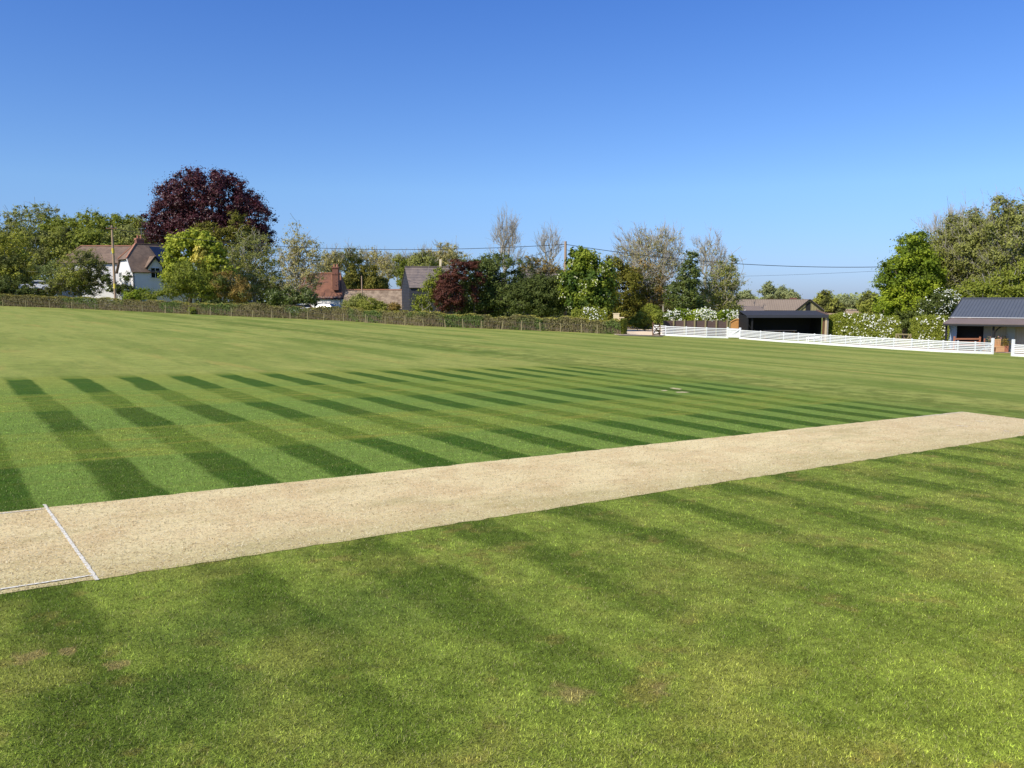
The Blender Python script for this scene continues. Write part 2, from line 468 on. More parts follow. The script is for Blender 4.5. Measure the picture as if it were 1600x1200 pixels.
def strip_sheet(name, u_a, u_b, v_a, v_b, dz, mat, wob=.012, step=.12):
    nn = max(2, int((u_b - u_a) / step)); us = np.linspace(u_a, u_b, nn)
    lo = v_a + rng.normal(0, wob, nn); hi = v_b + rng.normal(0, wob, nn)
    vs = np.array([uvp(a, q, dz) for a, l, h in zip(us, lo, hi) for q in (l, h)])
    fs = np.array([[2 * i, 2 * i + 2, 2 * i + 3, 2 * i + 1] for i in range(nn - 1)])
    return tag(arr_mesh(name, vs, fs, mat), kind='structure')
strip_sheet('pitch', -9, UEND, -WID - .02, .02, .004, mt_pitch)
# painted lines
mt_line, t, b = newmat('line_paint')
no = t.noise(t.pos(), 45, 4, .7)
c = t.mix(t.smooth(no, .45, .58), (.84, .80, .68), (.58, .50, .33))
t.put(b.inputs['Base Color'], c); b.inputs['Roughness'].default_value = .9
def line_sheet(name, ua, va, ub, vb, w, dz=.009):
    a = uvp(ua, va); b_ = uvp(ub, vb); L = np.linalg.norm(b_ - a); d = (b_ - a) / L; s = np.cross(NW, d)
    nn = max(3, int(L / .03)); r = np.random.default_rng(int(abs(ua * 100 + vb * 37)) + 3)
    vs = []
    for i in range(nn):
        q = a + d * L * i / (nn - 1) + NW * dz
        wl_ = w / 2 * (1 + r.normal(0, .16)); wr_ = w / 2 * (1 + r.normal(0, .16))
        vs += [q - s * wl_, q + s * wr_]
    fs = [[2 * i, 2 * i + 2, 2 * i + 3, 2 * i + 1] for i in range(nn - 1)]
    return tag(arr_mesh(name, vs, fs, mt_line), kind='structure')
line_sheet('popping_crease', 0.0, .16, 0.06, -WID - .06, .031, .010)
line_sheet('return_crease', -9, -.045, -.02, -.045, .026)
line_sheet('return_crease', -9, -WID + .085, .04, -WID + .085, .026, .012)
line_sheet('return_crease', UEND - 2.6, -.05, UEND - .1, -.05, .03)
for (x0, y0_, x1, y1_) in ((1494, 665.5, 1512, 666.5), (1524, 658, 1538, 659.5), (1568, 673.5, 1577, 674.5), (1592, 676.5, 1597, 677.5)):
    a, b_ = hit(x0, y0_), hit(x1, y1_)
    ua, va = (a - O0).dot(U), (a - O0).dot(V); ub, vb = (b_ - O0).dot(U), (b_ - O0).dot(V)
    line_sheet('worn_crease', ua, va, ub, vb, .045)
# two pale worn ends of an older strip in the square
mt_worn = simple('worn_turf', lin(190, 178, 128), .95, .3, 8)
def patch(name, pts, mat, dz=.006):
    c0 = np.mean([hit(*q) for q in pts], 0) + NW * dz
    vs = [c0] + [hit(*q) + NW * dz for q in pts]
    fs = [[0, i + 1, (i + 1) % len(pts) + 1] for i in range(len(pts))]
    return tag(arr_mesh(name, np.array(vs), np.array(fs), mat), kind='structure')
patch('worn_ground', [(1046, 606.5), (1052, 606), (1060, 607), (1066, 608), (1062, 609), (1052, 608)], mt_worn)
patch('worn_ground', [(1032, 610), (1040, 609.6), (1044, 610.6), (1037, 611.4)], mt_worn)
patch('worn_ground', [(1055, 612.6), (1066, 612), (1078, 613), (1070, 614), (1058, 613.7)], mt_worn)

# near blades of grass and straw
def blades(name, mat, N, dmin, dmax, onstrip, hgt, wid, lean, seed, power=1.0):
    r = np.random.default_rng(seed)
    N2 = int(N * 1.0)
    D = dmin * (dmax / dmin) ** r.random(N2) if power == 1.0 else dmin + (dmax - dmin) * r.random(N2)
    X = (r.random(N2) * 2 - 1) * .88 * D
    Z = plane_z(X, D)
    P = np.stack([X, D, Z], -1)
    uu = (P - O0) @ U; vv = (P - O0) @ V
    ins = (vv > -WID - .0) & (vv < .0) & (uu < UEND)
    keep = ins if onstrip else ~((vv > -WID + .02) & (vv < -.02) & (uu < UEND))
    P = P[keep]; D = D[keep]; n_ = len(P)
    sc = np.maximum(1, D / 6.0) ** .7
    h = hgt * (0.5 + r.random(n_)) * (np.clip((dmax - D) / 9, .25, 1) if not onstrip else 1); w = wid * (0.6 + .8 * r.random(n_)) * sc
    az = r.random(n_) * 2 * np.pi; ln = lean[0] + (lean[1] - lean[0]) * r.random(n_)
    d = np.stack([np.cos(az) * np.sin(ln), np.sin(az) * np.sin(ln), np.cos(ln)], -1)
    az2 = az + np.pi / 2 + r.normal(0, .5, n_)
    s = np.stack([np.cos(az2), np.sin(az2), np.zeros(n_)], -1) * (w / 2)[:, None]
    base = P + np.array([0, 0, .004 if onstrip else -.002])
    tipp = base + d * h[:, None]
    vs = np.stack([base - s, base + s, tipp], 1).reshape(-1, 3)
    fs = np.arange(n_ * 3).reshape(-1, 3)
    o = arr_mesh(name, vs, fs, mat, attrs={'rnd': r.random(n_), 'tip': r.random(n_)})
    return o
tag(blades('grass', mt_blade, 1150000, 3.3, 24, False, .0225, .0041, (.45, 1.45), 11), 'short mown green grass blades of the near lawn', 'grass', kind='stuff')
tag(blades('dry_grass', mt_straw, 420000, 5.0, 26, True, .030, .0055, (1.1, 1.5), 12), 'short dry straw coloured grass lying on the strip', 'grass', kind='stuff')

# ------------------------------------------------------------------ vegetation
def leaf_quads(c, nrm, size, aspect, r):
    n_ = len(c)
    nrm = nrm / np.maximum(np.linalg.norm(nrm, axis=1, keepdims=True), 1e-6)
    a = r.normal(size=(n_, 3)); tx = np.cross(nrm, a); tx /= np.maximum(np.linalg.norm(tx, axis=1, keepdims=True), 1e-6)
    ty = np.cross(nrm, tx)
    s = (size * (.6 + .8 * r.random(n_)))[:, None] / 2
    v = np.stack([c - tx * s, c - ty * s * aspect, c + tx * s, c + ty * s * aspect], 1).reshape(-1, 3)
    return v, np.arange(n_ * 4).reshape(-1, 4)
def grow(base, fork, targets, r, alpha=.35, jitter=.08):
    """greedy branching skeleton: every target joins the cheapest existing node"""
    K = len(targets)
    cap = K * 4 + 20
    P = np.zeros((cap, 3)); par = np.full(cap, -1); pl = np.zeros(cap); n_ = 0
    nt = 4
    for i in range(nt + 1):
        f = i / nt
        q = base * (1 - f) + fork * f + (r.normal(0, .02, 3) * np.linalg.norm(fork - base) if 0 < i < nt else 0)
        P[n_] = q; par[n_] = n_ - 1; pl[n_] = 0 if n_ == 0 else pl[n_ - 1] + np.linalg.norm(P[n_] - P[n_ - 1]); n_ += 1
    order = np.argsort(np.linalg.norm(targets - fork, axis=1))
    first = 2
    for ti in order:
        tpt = targets[ti]
        d = np.linalg.norm(P[first:n_] - tpt, axis=1)
        down = np.maximum(0, P[first:n_, 2] - tpt[2])
        j = first + int(np.argmin(d + alpha * pl[first:n_] + .6 * down))
        dist = np.linalg.norm(P[j] - tpt); k = 1 if dist < .8 else (2 if dist < 2.5 else 3)
        prev = j
        for q in range(1, k + 1):
            f = q / k
            pt = P[j] * (1 - f) + tpt * f
            if q < k: pt = pt + r.normal(0, jitter, 3) * dist * .6 + np.array([0, 0, -.06 * dist * (1 - f)])
            P[n_] = pt; par[n_] = prev; pl[n_] = pl[prev] + np.linalg.norm(P[n_] - P[prev]); prev = n_; n_ += 1
    return P[:n_], par[:n_]
def branch_mesh(P, par, tip, trunk_r, name, mat, parent, extra=None):
    n_ = len(P); acc = np.zeros(n_); child = np.zeros(n_)
    for i in range(n_ - 1, 0, -1):
        if acc[i] == 0: acc[i] = tip ** 2.3
        acc[par[i]] += acc[i]
    acc[0] = acc[0] or tip ** 2.3
    rad = acc ** (1 / 2.3)
    k = trunk_r / rad[0]
    rad = np.where(rad > 0, tip + (rad - tip) * ((trunk_r - tip) / max(rad[0] - tip, 1e-5)), tip)
    i = np.arange(1, n_); A = P[par[i]]; B = P[i]; ra = np.minimum(rad[par[i]], rad[i] * 1.35); rb = rad[i]
    ra = np.where(par[i] < 4, rad[par[i]], ra)
    d = B - A; L = np.linalg.norm(d, axis=1, keepdims=True); d = d / np.maximum(L, 1e-6)
    ref = np.where(np.abs(d[:, :1]) < .8, np.array([[1., 0, 0]]), np.array([[0, 1., 0]]))
    x = np.cross(d, ref); x /= np.linalg.norm(x, axis=1, keepdims=True); y = np.cross(d, x)
    seg = 5; ang = np.arange(seg) * 2 * np.pi / seg
    ring = np.cos(ang)[None, :, None] * x[:, None] + np.sin(ang)[None, :, None] * y[:, None]
    v = np.concatenate([A[:, None] + ring * ra[:, None, None], B[:, None] + ring * rb[:, None, None]], 1)
    m_ = len(i); basei = (np.arange(m_) * 2 * seg)[:, None, None]
    q = np.array([[a, (a + 1) % seg, (a + 1) % seg + seg, a + seg] for a in range(seg)])[None]
    v = v.reshape(-1, 3); f = (basei + q).reshape(-1, 4)
    if extra is not None: f = np.concatenate([f, extra[1] + len(v)]); v = np.concatenate([v, extra[0]])
    return arr_mesh(name, v, f, mat, parent, smooth=True)
def sample_crown(ell, D, K, r, inner=.45, dscale=1.0, flat=1.0):
    """K clump centres inside a union of ellipsoids given at depth D"""
    E_ = []
    for e in ell:
        cx, cy, rx, ry = e[:4]; dd = e[4] if len(e) > 4 else 0.0
        c0 = at(cx, cy, D + dd); E_.append((c0, m(rx, D + dd), m(ry, D + dd), min(m(rx, D) * dscale, 9.0)))
    w = np.array([e[1] * e[2] * (e[1] + e[2]) ** .5 for e in E_]); w /= w.sum()
    ch = r.choice(len(E_), K, p=w)
    d = r.normal(size=(K, 3)); d /= np.linalg.norm(d, axis=1, keepdims=True)
    rr = inner + (1 - inner) * r.random(K) ** .6
    ph = r.random(6) * 6.28
    lump = 1 + .10 * np.sin(5 * d[:, 0] + ph[0]) * np.sin(4 * d[:, 2] + ph[1]) + .08 * np.sin(9 * d[:, 1] + ph[2] + 7 * d[:, 2])
    C0 = np.array([e[0] for e in E_])[ch]; R = np.array([[e[1], e[3], e[2]] for e in E_])[ch]
    pts = C0 + d * R * (rr * lump)[:, None]
    return pts, d, R
DENS = 1.6
def add_shoots(P, base, N, slen, tip, r, mat, root):
    """fine upswept twigs standing on the upper limbs"""
    H = P[:, 2].max() - base[2]
    ok = np.where(P[:, 2] > base[2] + H * .35)[0]
    i = r.choice(ok, N)
    A = P[i]; out = A - base; out[:, 2] *= .25; out /= np.maximum(np.linalg.norm(out, axis=1, keepdims=True), .1)
    d = out * .8 + np.array([0, 0, .85]) + r.normal(0, .42, (N, 3)); d /= np.linalg.norm(d, axis=1, keepdims=True)
    L = slen * (.35 + .8 * r.random(N)); vs = []
    mid = A + d * (L * .5)[:, None] + r.normal(0, .05, (N, 3)) * L[:, None]; B = mid + (d + [0, 0, .15]) * (L * .5)[:, None]
    n2 = N; k = r.random((n2, 1)); S = A * (1 - k) + B * k
    d2 = d + r.normal(0, .45, (n2, 3)); d2[:, 2] = np.abs(d2[:, 2]); d2 /= np.linalg.norm(d2, axis=1, keepdims=True); C2_ = S + d2 * (L * .5)[:, None]
    a0 = np.concatenate([A, mid, S]); a1 = np.concatenate([mid, B, C2_]); ra = np.concatenate([np.full(N, tip * 1.1), np.full(N, tip * .75), np.full(n2, tip * .6)]); rb = ra * .6
    dd = a1 - a0; dd /= np.maximum(np.linalg.norm(dd, axis=1, keepdims=True), 1e-6)
    x = np.cross(dd, np.array([[.3, 1., .1]])); x /= np.linalg.norm(x, axis=1, keepdims=True); y = np.cross(dd, x)
    seg = 3; ang = np.arange(seg) * 2 * np.pi / seg
    ring = np.cos(ang)[None, :, None] * x[:, None] + np.sin(ang)[None, :, None] * y[:, None]
    v = np.concatenate([a0[:, None] + ring * ra[:, None, None], a1[:, None] + ring * rb[:, None, None]], 1)
    q = np.array([[a, (a + 1) % seg, (a + 1) % seg + seg, a + seg] for a in range(seg)])[None]
    return v.reshape(-1, 3), ((np.arange(len(a0)) * 2 * seg)[:, None, None] + q).reshape(-1, 4)
def tree(name, label, cat, D, bx, ell, wood, leaf=None, K=160, per=60, ls=.26, cr=.9, tip=.02, tr=.28, fork=.28,
         twigs=0, seed=1, group=None, inner=.45, dscale=1.0, bdx=0.0, aspect=.55, blossom=None, nb=0, bs=.2, stems=1, updown=.35,
         zmin=.3, alpha=.35, outward=1.0, shoots=0, slen=2.2, part='crown', fork_y=None):
    r = np.random.default_rng(seed)
    base = gx(bx, D)
    root = thing(name, base, label, cat, group)
    pts, d, R = sample_crown(ell, D, K, r, inner, dscale)
    gzs = gz(pts[:, 0], pts[:, 1])
    pts[:, 2] = np.maximum(pts[:, 2], gzs + zmin * (0.6 + .8 * r.random(K)))
    top = pts[:, 2].max(); H = top - base[2]
    if wood is not None:
        tg = pts if twigs == 0 else np.concatenate([pts, pts[r.integers(0, K, twigs)] + r.normal(0, cr * .9, (twigs, 3)) + np.array([0, 0, cr * .3])])
        if stems > 1:
            PP, QQ, off = [], [], 0
            grp = r.integers(0, stems, len(tg))
            for s_ in range(stems):
                sub = tg[grp == s_]
                if len(sub) < 3: continue
                b2 = base + np.array([r.normal(0, .35), r.normal(0, .35), -.1])
                cen = sub.mean(0)
                fk = b2 + np.array([(cen[0] - base[0]) * .3 + r.normal(0, .5), (cen[1] - base[1]) * .2 + r.normal(0, .4), H * fork * (.8 + .5 * r.random())])
                P, par = grow(b2, fk, sub, r, alpha)
                branch_mesh(P, par, tip, tr * .6, 'trunk' if s_ == 0 else 'stem', wood, root)
        else:
            cen = pts.mean(0)
            fk = np.array([base[0] * .6 + cen[0] * .4, base[1] * .6 + cen[1] * .4, base[2] + H * fork])
            P, par = grow(base - np.array([0, 0, .15]), fk, tg, r, alpha)
            branch_mesh(P, par, tip, tr, 'trunk', wood, root, add_shoots(P, base, shoots, slen, tip, r, wood, root) if shoots else None)
    if leaf is not None:
        per = int(per * DENS); ls = ls * 1.1
        n_ = K * per
        ci = np.repeat(np.arange(K), per)
        off = r.normal(size=(n_, 3)); off /= np.linalg.norm(off, axis=1, keepdims=True)
        rad = cr * (.5 + .8 * r.random(K))[ci] * np.minimum(np.abs(r.normal(0, .66, n_)), 1.35)
        c = pts[ci] + off * np.stack([rad, rad, rad * .72], -1)
        c[:, 2] = np.maximum(c[:, 2], gz(c[:, 0], c[:, 1]) + .05)
        nrm = off * .8 * outward + d[ci] * .5 * outward + r.normal(0, .55, (n_, 3)) + np.array([0, 0, updown])
        v, f = leaf_quads(c, nrm, np.full(n_, ls), aspect, r)
        tone = np.clip(r.random(K)[ci] * .55 + r.random(n_) * .45, 0, 1)
        arr_mesh(part, v, f, leaf, root, attrs={'rnd': tone})
    if blossom is not None:
        bi = r.integers(0, K, nb // 6 + 1); bi = np.repeat(bi, 6)[:nb]
        dirs = d[bi].copy(); dirs[:, 1] -= .35
        c = pts[bi] + dirs * cr * .95 + r.normal(0, cr * .35, (nb, 3))
        v, f = leaf_quads(c, dirs + r.normal(0, .5, (nb, 3)) + np.array([0, -.4, .5]), np.full(nb, bs), .8, r)
        arr_mesh('blossom', v, f, blossom, root, attrs={'rnd': r.random(nb)})
    return root

bark = lambda nm, rgb: simple(nm, rgb, .9, .3, 4, .4)
bk_brown = bark('bark_brown', (.16, .12, .085)); bk_pale = bark('bark_pale', (.36, .32, .24)); bk_grey = bark('bark_grey', (.27, .24, .20))
bk_bare = bark('bark_bare', (.40, .36, .29)); bk_dark = bark('bark_dark', (.07, .055, .04)); bk_olive = bark('bark_olive', (.24, .22, .12))
lf_green = leafmat('leaf_green', (0.166, 0.205, 0.024), (0.346, 0.372, 0.054))
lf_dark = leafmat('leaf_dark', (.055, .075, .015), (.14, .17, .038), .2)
lf_mid = leafmat('leaf_mid', (0.209, 0.234, 0.037), (0.419, 0.420, 0.080), patch=(.12, .13, .04), pscale=.25)
lf_olive = leafmat('leaf_olive', (0.215, 0.226, 0.054), (0.396, 0.410, 0.112))
lf_brownish = leafmat('leaf_brownish', (0.269, 0.186, 0.049), (0.460, 0.313, 0.084), patch=(.10, .13, .035), pscale=.5)
lf_yellowolive = leafmat('leaf_yellow_olive', (0.305, 0.319, 0.039), (0.519, 0.507, 0.083), patch=(.10, .12, .03), pscale=.3)
lf_lime = leafmat('leaf_lime', (0.281, 0.350, 0.030), (0.586, 0.594, 0.083), .4)
lf_bright = leafmat('leaf_bright', (0.207, 0.303, 0.017), (0.476, 0.525, 0.048), .35, patch=(.15, .21, .02), pscale=.35)
lf_chestnut = leafmat('leaf_chestnut', (0.111, 0.173, 0.014), (0.346, 0.388, 0.045), .3, patch=(.08, .13, .02), pscale=.5)
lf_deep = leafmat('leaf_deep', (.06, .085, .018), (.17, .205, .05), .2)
lf_yellow = leafmat('leaf_yellow', (.50, .42, .05), (.78, .68, .16), .3)
lf_copper = leafmat('leaf_copper', (.042, .012, .014), (.125, .032, .034), .2, .45, .35)
lf_purple = leafmat('leaf_purple', (.07, .024, .016), (.165, .062, .038), .2)
lf_silver = leafmat('leaf_silver', (0.333, 0.311, 0.098), (0.604, 0.525, 0.212), .3)
lf_yew = leafmat('leaf_yew', (0.111, 0.117, 0.014), (0.244, 0.218, 0.031), .15)
lf_conifer = leafmat('leaf_conifer', (0.111, 0.117, 0.017), (0.274, 0.237, 0.040), .15)
lf_ivy = leafmat('leaf_ivy', (0.056, 0.090, 0.014), (0.172, 0.206, 0.040), .15, .4, .4)
lf_far_haze = leafmat('leaf_far_haze', (0.207, 0.248, 0.098), (0.360, 0.388, 0.159), .2)  # paler leaf tone, distance haze put into the colour
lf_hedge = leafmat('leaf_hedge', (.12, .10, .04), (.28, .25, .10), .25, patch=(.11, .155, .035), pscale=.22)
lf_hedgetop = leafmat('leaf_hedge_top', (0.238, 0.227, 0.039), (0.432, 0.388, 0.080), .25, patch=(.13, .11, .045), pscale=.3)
lf_twig = leafmat('twig', (.085, .066, .038), (.27, .21, .125), .05)
lf_white = leafmat('petal_white', (.70, .70, .55), (.90, .90, .80), .2)
lf_cream = leafmat('petal_cream', (.50, .52, .28), (.78, .76, .50), .2)
G_WOOD = 'trees of the wood behind the left cottage'
# wood at the back left
for i, (D, bx, ell, lf, wd, lab, kw) in enumerate([
    (205, 4, [(2, 368, 46, 38), (-30, 375, 40, 40)], lf_mid, bk_brown, 'green broadleaf tree at the far left edge of the wood skyline', {}),
    (210, 55, [(52, 352, 42, 32), (80, 350, 24, 24)], lf_olive, bk_grey, 'thin grey green tree rising highest on the wood skyline, sky showing through', dict(per=30, twigs=250)),
    (200, 100, [(103, 368, 34, 30)], lf_green, bk_brown, 'round green tree right of the thin grey green tree on the skyline', {}),
    (198, 160, [(150, 362, 34, 30), (182, 358, 32, 26)], lf_green, bk_brown, 'broad green tree above the left cottage roof, level skyline top', {}),
    (200, 218, [(214, 360, 30, 26), (225, 375, 30, 30)], lf_mid, bk_brown, 'pale green tree touching the left side of the copper beech', dict(per=45)),
    (172, 52, [(45, 393, 42, 36), (20, 398, 34, 34)], lf_yellowolive, bk_olive, 'yellowish spring tree low in the wood behind the leftmost olive tree', {}),
    (168, 98, [(95, 392, 42, 32), (120, 400, 30, 28)], lf_mid, bk_olive, 'green tree directly left of the cottage roof end, below the skyline', {}),
    (170, 150, [(150, 388, 44, 28), (130, 380, 30, 24)], lf_green, bk_brown, 'dark green tree just above the left end of the long tiled ridge', {}),
    (172, 200, [(197, 384, 36, 28), (222, 392, 24, 24)], lf_olive, bk_brown, 'olive tree behind the brick chimney of the left cottage', {}),
]):
    k = dict(K=190, per=58, ls=.42, cr=1.3, tip=.03, tr=.35, seed=100 + i, group=G_WOOD); k.update(kw)
    tree('woodland_tree', lab, 'tree', D, bx, ell, wd, lf, **k)
tree('olive_tree', 'leftmost tree, yellow olive spring leaves with drooping bare twigs, just behind the hedge', 'tree', 127, 14,
     [(8, 395, 42, 44), (-12, 420, 40, 40), (30, 425, 30, 30)], bk_olive, lf_yellowolive, K=230, per=62, ls=.27, cr=1.0, twigs=300, tip=.025, seed=3, inner=.4)
tree('garden_shrub', 'dark shrub under the leftmost olive tree', 'shrub', 123, 30, [(25, 448, 34, 16), (60, 458, 26, 8), (-5, 452, 30, 14)], bk_dark, lf_dark, K=120, per=60, ls=.22, cr=.7, tr=.1, seed=4, zmin=.2, stems=3)
tree('weeping_tree', 'rounded olive green tree with fine twigs hiding the left half of the cottage', 'tree', 122, 125,
     [(128, 420, 37, 30), (112, 440, 34, 24), (146, 446, 18, 18), (85, 446, 18, 14)], bk_olive, lf_mid, K=280, per=62, ls=.20, cr=.8, twigs=350, seed=5, inner=.35)
tree('rose_shrub', 'dark leaved shrub with pale flowers below the lit cottage wall', 'shrub', 120.5, 196, [(166, 438, 8, 15), (198, 432, 7, 7), (180, 449, 14, 9), (198, 452, 14, 7)], bk_dark, lf_dark, K=90, per=50, ls=.2, cr=.45, tr=.08, seed=6, blossom=lf_white, nb=90, bs=.2, stems=3)
tree('low_shrub', 'bright yellow green low shrub right of the left telegraph pole base', 'shrub', 118, 222, [(222, 460, 26, 9), (205, 463, 14, 6)], bk_dark, lf_bright, K=80, per=55, ls=.18, cr=.5, tr=.06, seed=7, zmin=.2, stems=4)
tree('copper_beech', 'huge dark purple copper beech towering over the cottage', 'tree', 168, 315,
     [(325, 318, 70, 52), (272, 345, 42, 40), (385, 342, 40, 38), (295, 302, 44, 32), (402, 372, 26, 28), (250, 362, 26, 20), (330, 360, 80, 28), (345, 295, 40, 26)],
     bk_dark, lf_copper, K=1100, per=66, ls=.34, cr=1.35, tip=.03, tr=.7, seed=8, inner=.58, fork=.2)
tree('yew_tree', 'dark olive evergreen with two tops in front of the copper beech', 'tree', 150, 350,
     [(348, 392, 40, 42), (368, 352, 16, 26), (322, 378, 24, 34), (385, 380, 16, 30)], bk_dark, lf_yew, K=300, per=70, ls=.26, cr=.9, seed=9, tr=.3)
tree('lime_leaved_tree', 'bright lime green large leaved tree right of the left cottage', 'tree', 120.5, 295,
     [(283, 396, 24, 32), (325, 398, 22, 34), (264, 404, 9, 24), (345, 420, 20, 18), (298, 376, 18, 16), (275, 430, 20, 12)], bk_brown, lf_lime, K=260, per=42, ls=.36, cr=.8, seed=10, inner=.5, aspect=.75)
tree('yellow_shrub', 'golden yellow shrub glowing in the middle of the lime green tree', 'shrub', 119, 313, [(313, 398, 8, 14), (320, 408, 9, 8), (308, 404, 7, 8)], bk_brown, lf_yellow, K=40, per=50, ls=.26, cr=.45, tr=.1, seed=11, aspect=.8)
tree('garden_bush', 'broad green bush tinged brown below the lime green tree', 'shrub', 116.5, 290,
     [(298, 434, 34, 26), (270, 450, 24, 14), (325, 446, 24, 20), (243, 461, 20, 6)], bk_olive, lf_green, K=300, per=65, ls=.2, cr=.8, seed=12, tr=.15, stems=4, inner=.4)
tree('brown_bush', 'orange brown leaved bush behind the hedge left of the pale trunked willow', 'shrub', 118, 355,
     [(352, 448, 36, 24), (375, 456, 26, 16), (335, 440, 20, 18)], bk_olive, lf_brownish, K=200, per=60, ls=.18, cr=.7, seed=13, tr=.1, stems=4)
tree('willow_tree', 'wide olive brown tree with pale forked trunk and dense fine twigs behind the hedge', 'tree', 128, 397,
     [(392, 402, 42, 44), (418, 420, 30, 38), (370, 420, 32, 34), (400, 440, 50, 26), (432, 440, 20, 26)], bk_pale, lf_olive, K=380, per=44, ls=.2, cr=.9, twigs=600, tip=.028, tr=.32, seed=14, inner=.35, fork=.16)
tree('silver_tree', 'tall airy silver leaved tree on several pale stems against the sky', 'tree', 118, 462,
     [(463, 378, 20, 30), (478, 398, 24, 34), (455, 405, 18, 34), (490, 425, 18, 28), (470, 440, 32, 26)], bk_pale, lf_silver, K=260, per=32, ls=.19, cr=.8, twigs=450, tip=.022, tr=.26, seed=15, inner=.3, stems=4, fork=.3)
tree('dark_shrub', 'very dark shrub between the silver tree stems and the red roofed cottage', 'shrub', 113, 478, [(455, 463, 16, 14), (482, 463, 14, 14), (430, 462, 16, 10)], bk_dark, lf_ivy, K=140, per=60, ls=.19, cr=.6, seed=16, tr=.08, stems=3)
# behind the cottage with the red roof
G_CON = 'dark conifers behind the long low roof'
for i, (x, top, w, lab) in enumerate([(541, 428, 9, 'short dark conifer at the left end of the conifer group'), (552, 412, 11, 'tall pointed conifer, second from the left of its group'),
                                      (567, 415, 9, 'slim brownish conifer in the middle of the conifer group'), (584, 411, 10, 'narrow topped conifer, second from the right of its group'), (596, 428, 9, 'short broad conifer at the right end of the conifer group'), (574, 430, 12, 'low broad conifer in front of the middle of its group')]):
    cy = [(x, 450, w * 1.25, 20), (x, top + 26, w * .85, 16), (x, top + 11, w * .45, 10)]
    tree('conifer', lab, 'tree', 150 + 2 * (i % 3), x, cy, bk_dark, lf_conifer, K=110, per=70, ls=.26, cr=.6, seed=30 + i, group=G_CON, tr=.2, inner=.5)
G_BARE = 'half bare trees on the skyline between the cottages'
for i, (x, D, ell, lf, per, lab) in enumerate([
    (520, 205, [(516, 412, 22, 20)], lf_silver, 10, 'small pale half bare tree right behind the red roof chimney'),
    (545, 210, [(545, 408, 22, 22)], lf_mid, 14, 'half bare tree with green top, left of the middle of the skyline row'),
    (580, 215, [(582, 410, 26, 24)], lf_silver, 10, 'grey half bare tree behind the tall conifers'),
    (606, 210, [(606, 418, 18, 22)], lf_silver, 7, 'grey twiggy tree just right of the conifers'),
    (632, 205, [(630, 416, 20, 20)], lf_mid, 13, 'half bare tree behind the black barn gable'),
    (700, 180, [(700, 402, 30, 22), (678, 408, 22, 18)], lf_silver, 16, 'pale green airy tree above the black barn roof'),
    (660, 176, [(660, 412, 22, 20)], lf_olive, 26, 'olive tree rising behind the black barn ridge')]):
    tree('half_bare_tree', lab, 'tree', D, x, ell, bk_bare, lf, K=170, per=int(per * 2.6), ls=.30, cr=1.0, twigs=120, tip=.038, tr=.3, seed=50 + i, group=G_BARE, inner=.25, fork=.4, shoots=160, slen=1.6)
tree('ivy_clad_tree', 'slim ivy covered tree left of the black barn', 'tree', 150, 632, [(629, 440, 8, 26), (630, 418, 5, 12)], bk_dark, lf_green, K=70, per=55, ls=.26, cr=.5, seed=60)
tree('garden_shrub', 'olive shrub in front of the long low tiled roof', 'shrub', 106, 547, [(551, 475, 16, 12), (562, 471, 12, 11)], bk_olive, lf_olive, K=110, per=60, ls=.17, cr=.5, tr=.07, seed=61, stems=3)
tree('garden_shrub', 'green shrub right of the olive shrub below the long low roof', 'shrub', 104, 577, [(576, 477, 20, 10), (595, 480, 12, 7)], bk_olive, lf_mid, K=100, per=60, ls=.17, cr=.45, tr=.07, seed=62, stems=3)
tree('garden_shrub', 'small brown shrub under the right end of the long low roof', 'shrub', 103, 617, [(616, 480, 10, 6)], bk_olive, lf_brownish, K=40, per=50, ls=.16, cr=.35, tr=.05, seed=63, stems=3)
tree('climbing_shrub', 'green shrub with upright pale stems against the black barn front', 'shrub', 97, 668, [(668, 466, 18, 22), (655, 476, 14, 12), (688, 440, 14, 22), (676, 450, 12, 20)], bk_pale, lf_green, K=150, per=42, ls=.2, cr=.55, tr=.1, seed=64, stems=5, twigs=60)
tree('purple_shrub', 'dark purple leaved shrub left of the big green bush', 'shrub', 95, 702, [(702, 462, 24, 26), (716, 424, 17, 18), (700, 445, 18, 18)], bk_dark, lf_purple, K=230, per=62, ls=.17, cr=.55, tr=.12, seed=65, stems=3)
tree('large_bush', 'tall dense dark green bush right of the purple shrub', 'shrub', 99, 752, [(745, 430, 40, 28), (785, 430, 36, 32), (745, 462, 40, 30), (790, 462, 38, 30), (770, 412, 44, 12)], bk_dark, lf_deep, K=420, per=64, ls=.2, cr=.75, tr=.2, seed=66, stems=4)
tree('purple_shrub', 'small purple leaved top showing at the left shoulder of the big green bush', 'shrub', 96, 740, [(738, 414, 11, 8), (750, 434, 8, 9), (742, 455, 5, 20)], bk_dark, lf_purple, K=50, per=50, ls=.17, cr=.4, tr=.08, seed=67)
tree('large_bush', 'dark green bush with black shaded foot left of the chestnut tree', 'shrub', 92, 850, [(848, 462, 40, 30), (818, 464, 28, 26), (872, 458, 20, 32), (838, 447, 24, 18)], bk_dark, lf_dark, K=420, per=64, ls=.18, cr=.65, tr=.16, seed=68, stems=4)
tree('twiggy_bush', 'pale brown twiggy bush sticking up above the dark barn roof', 'shrub', 112, 845, [(848, 418, 20, 18), (826, 414, 18, 14), (868, 420, 14, 14)], bk_olive, lf_brownish, K=120, per=22, ls=.18, cr=.6, twigs=420, tip=.025, tr=.14, seed=69, stems=5, inner=.2)
G_BT = 'leafless trees above the middle bushes'
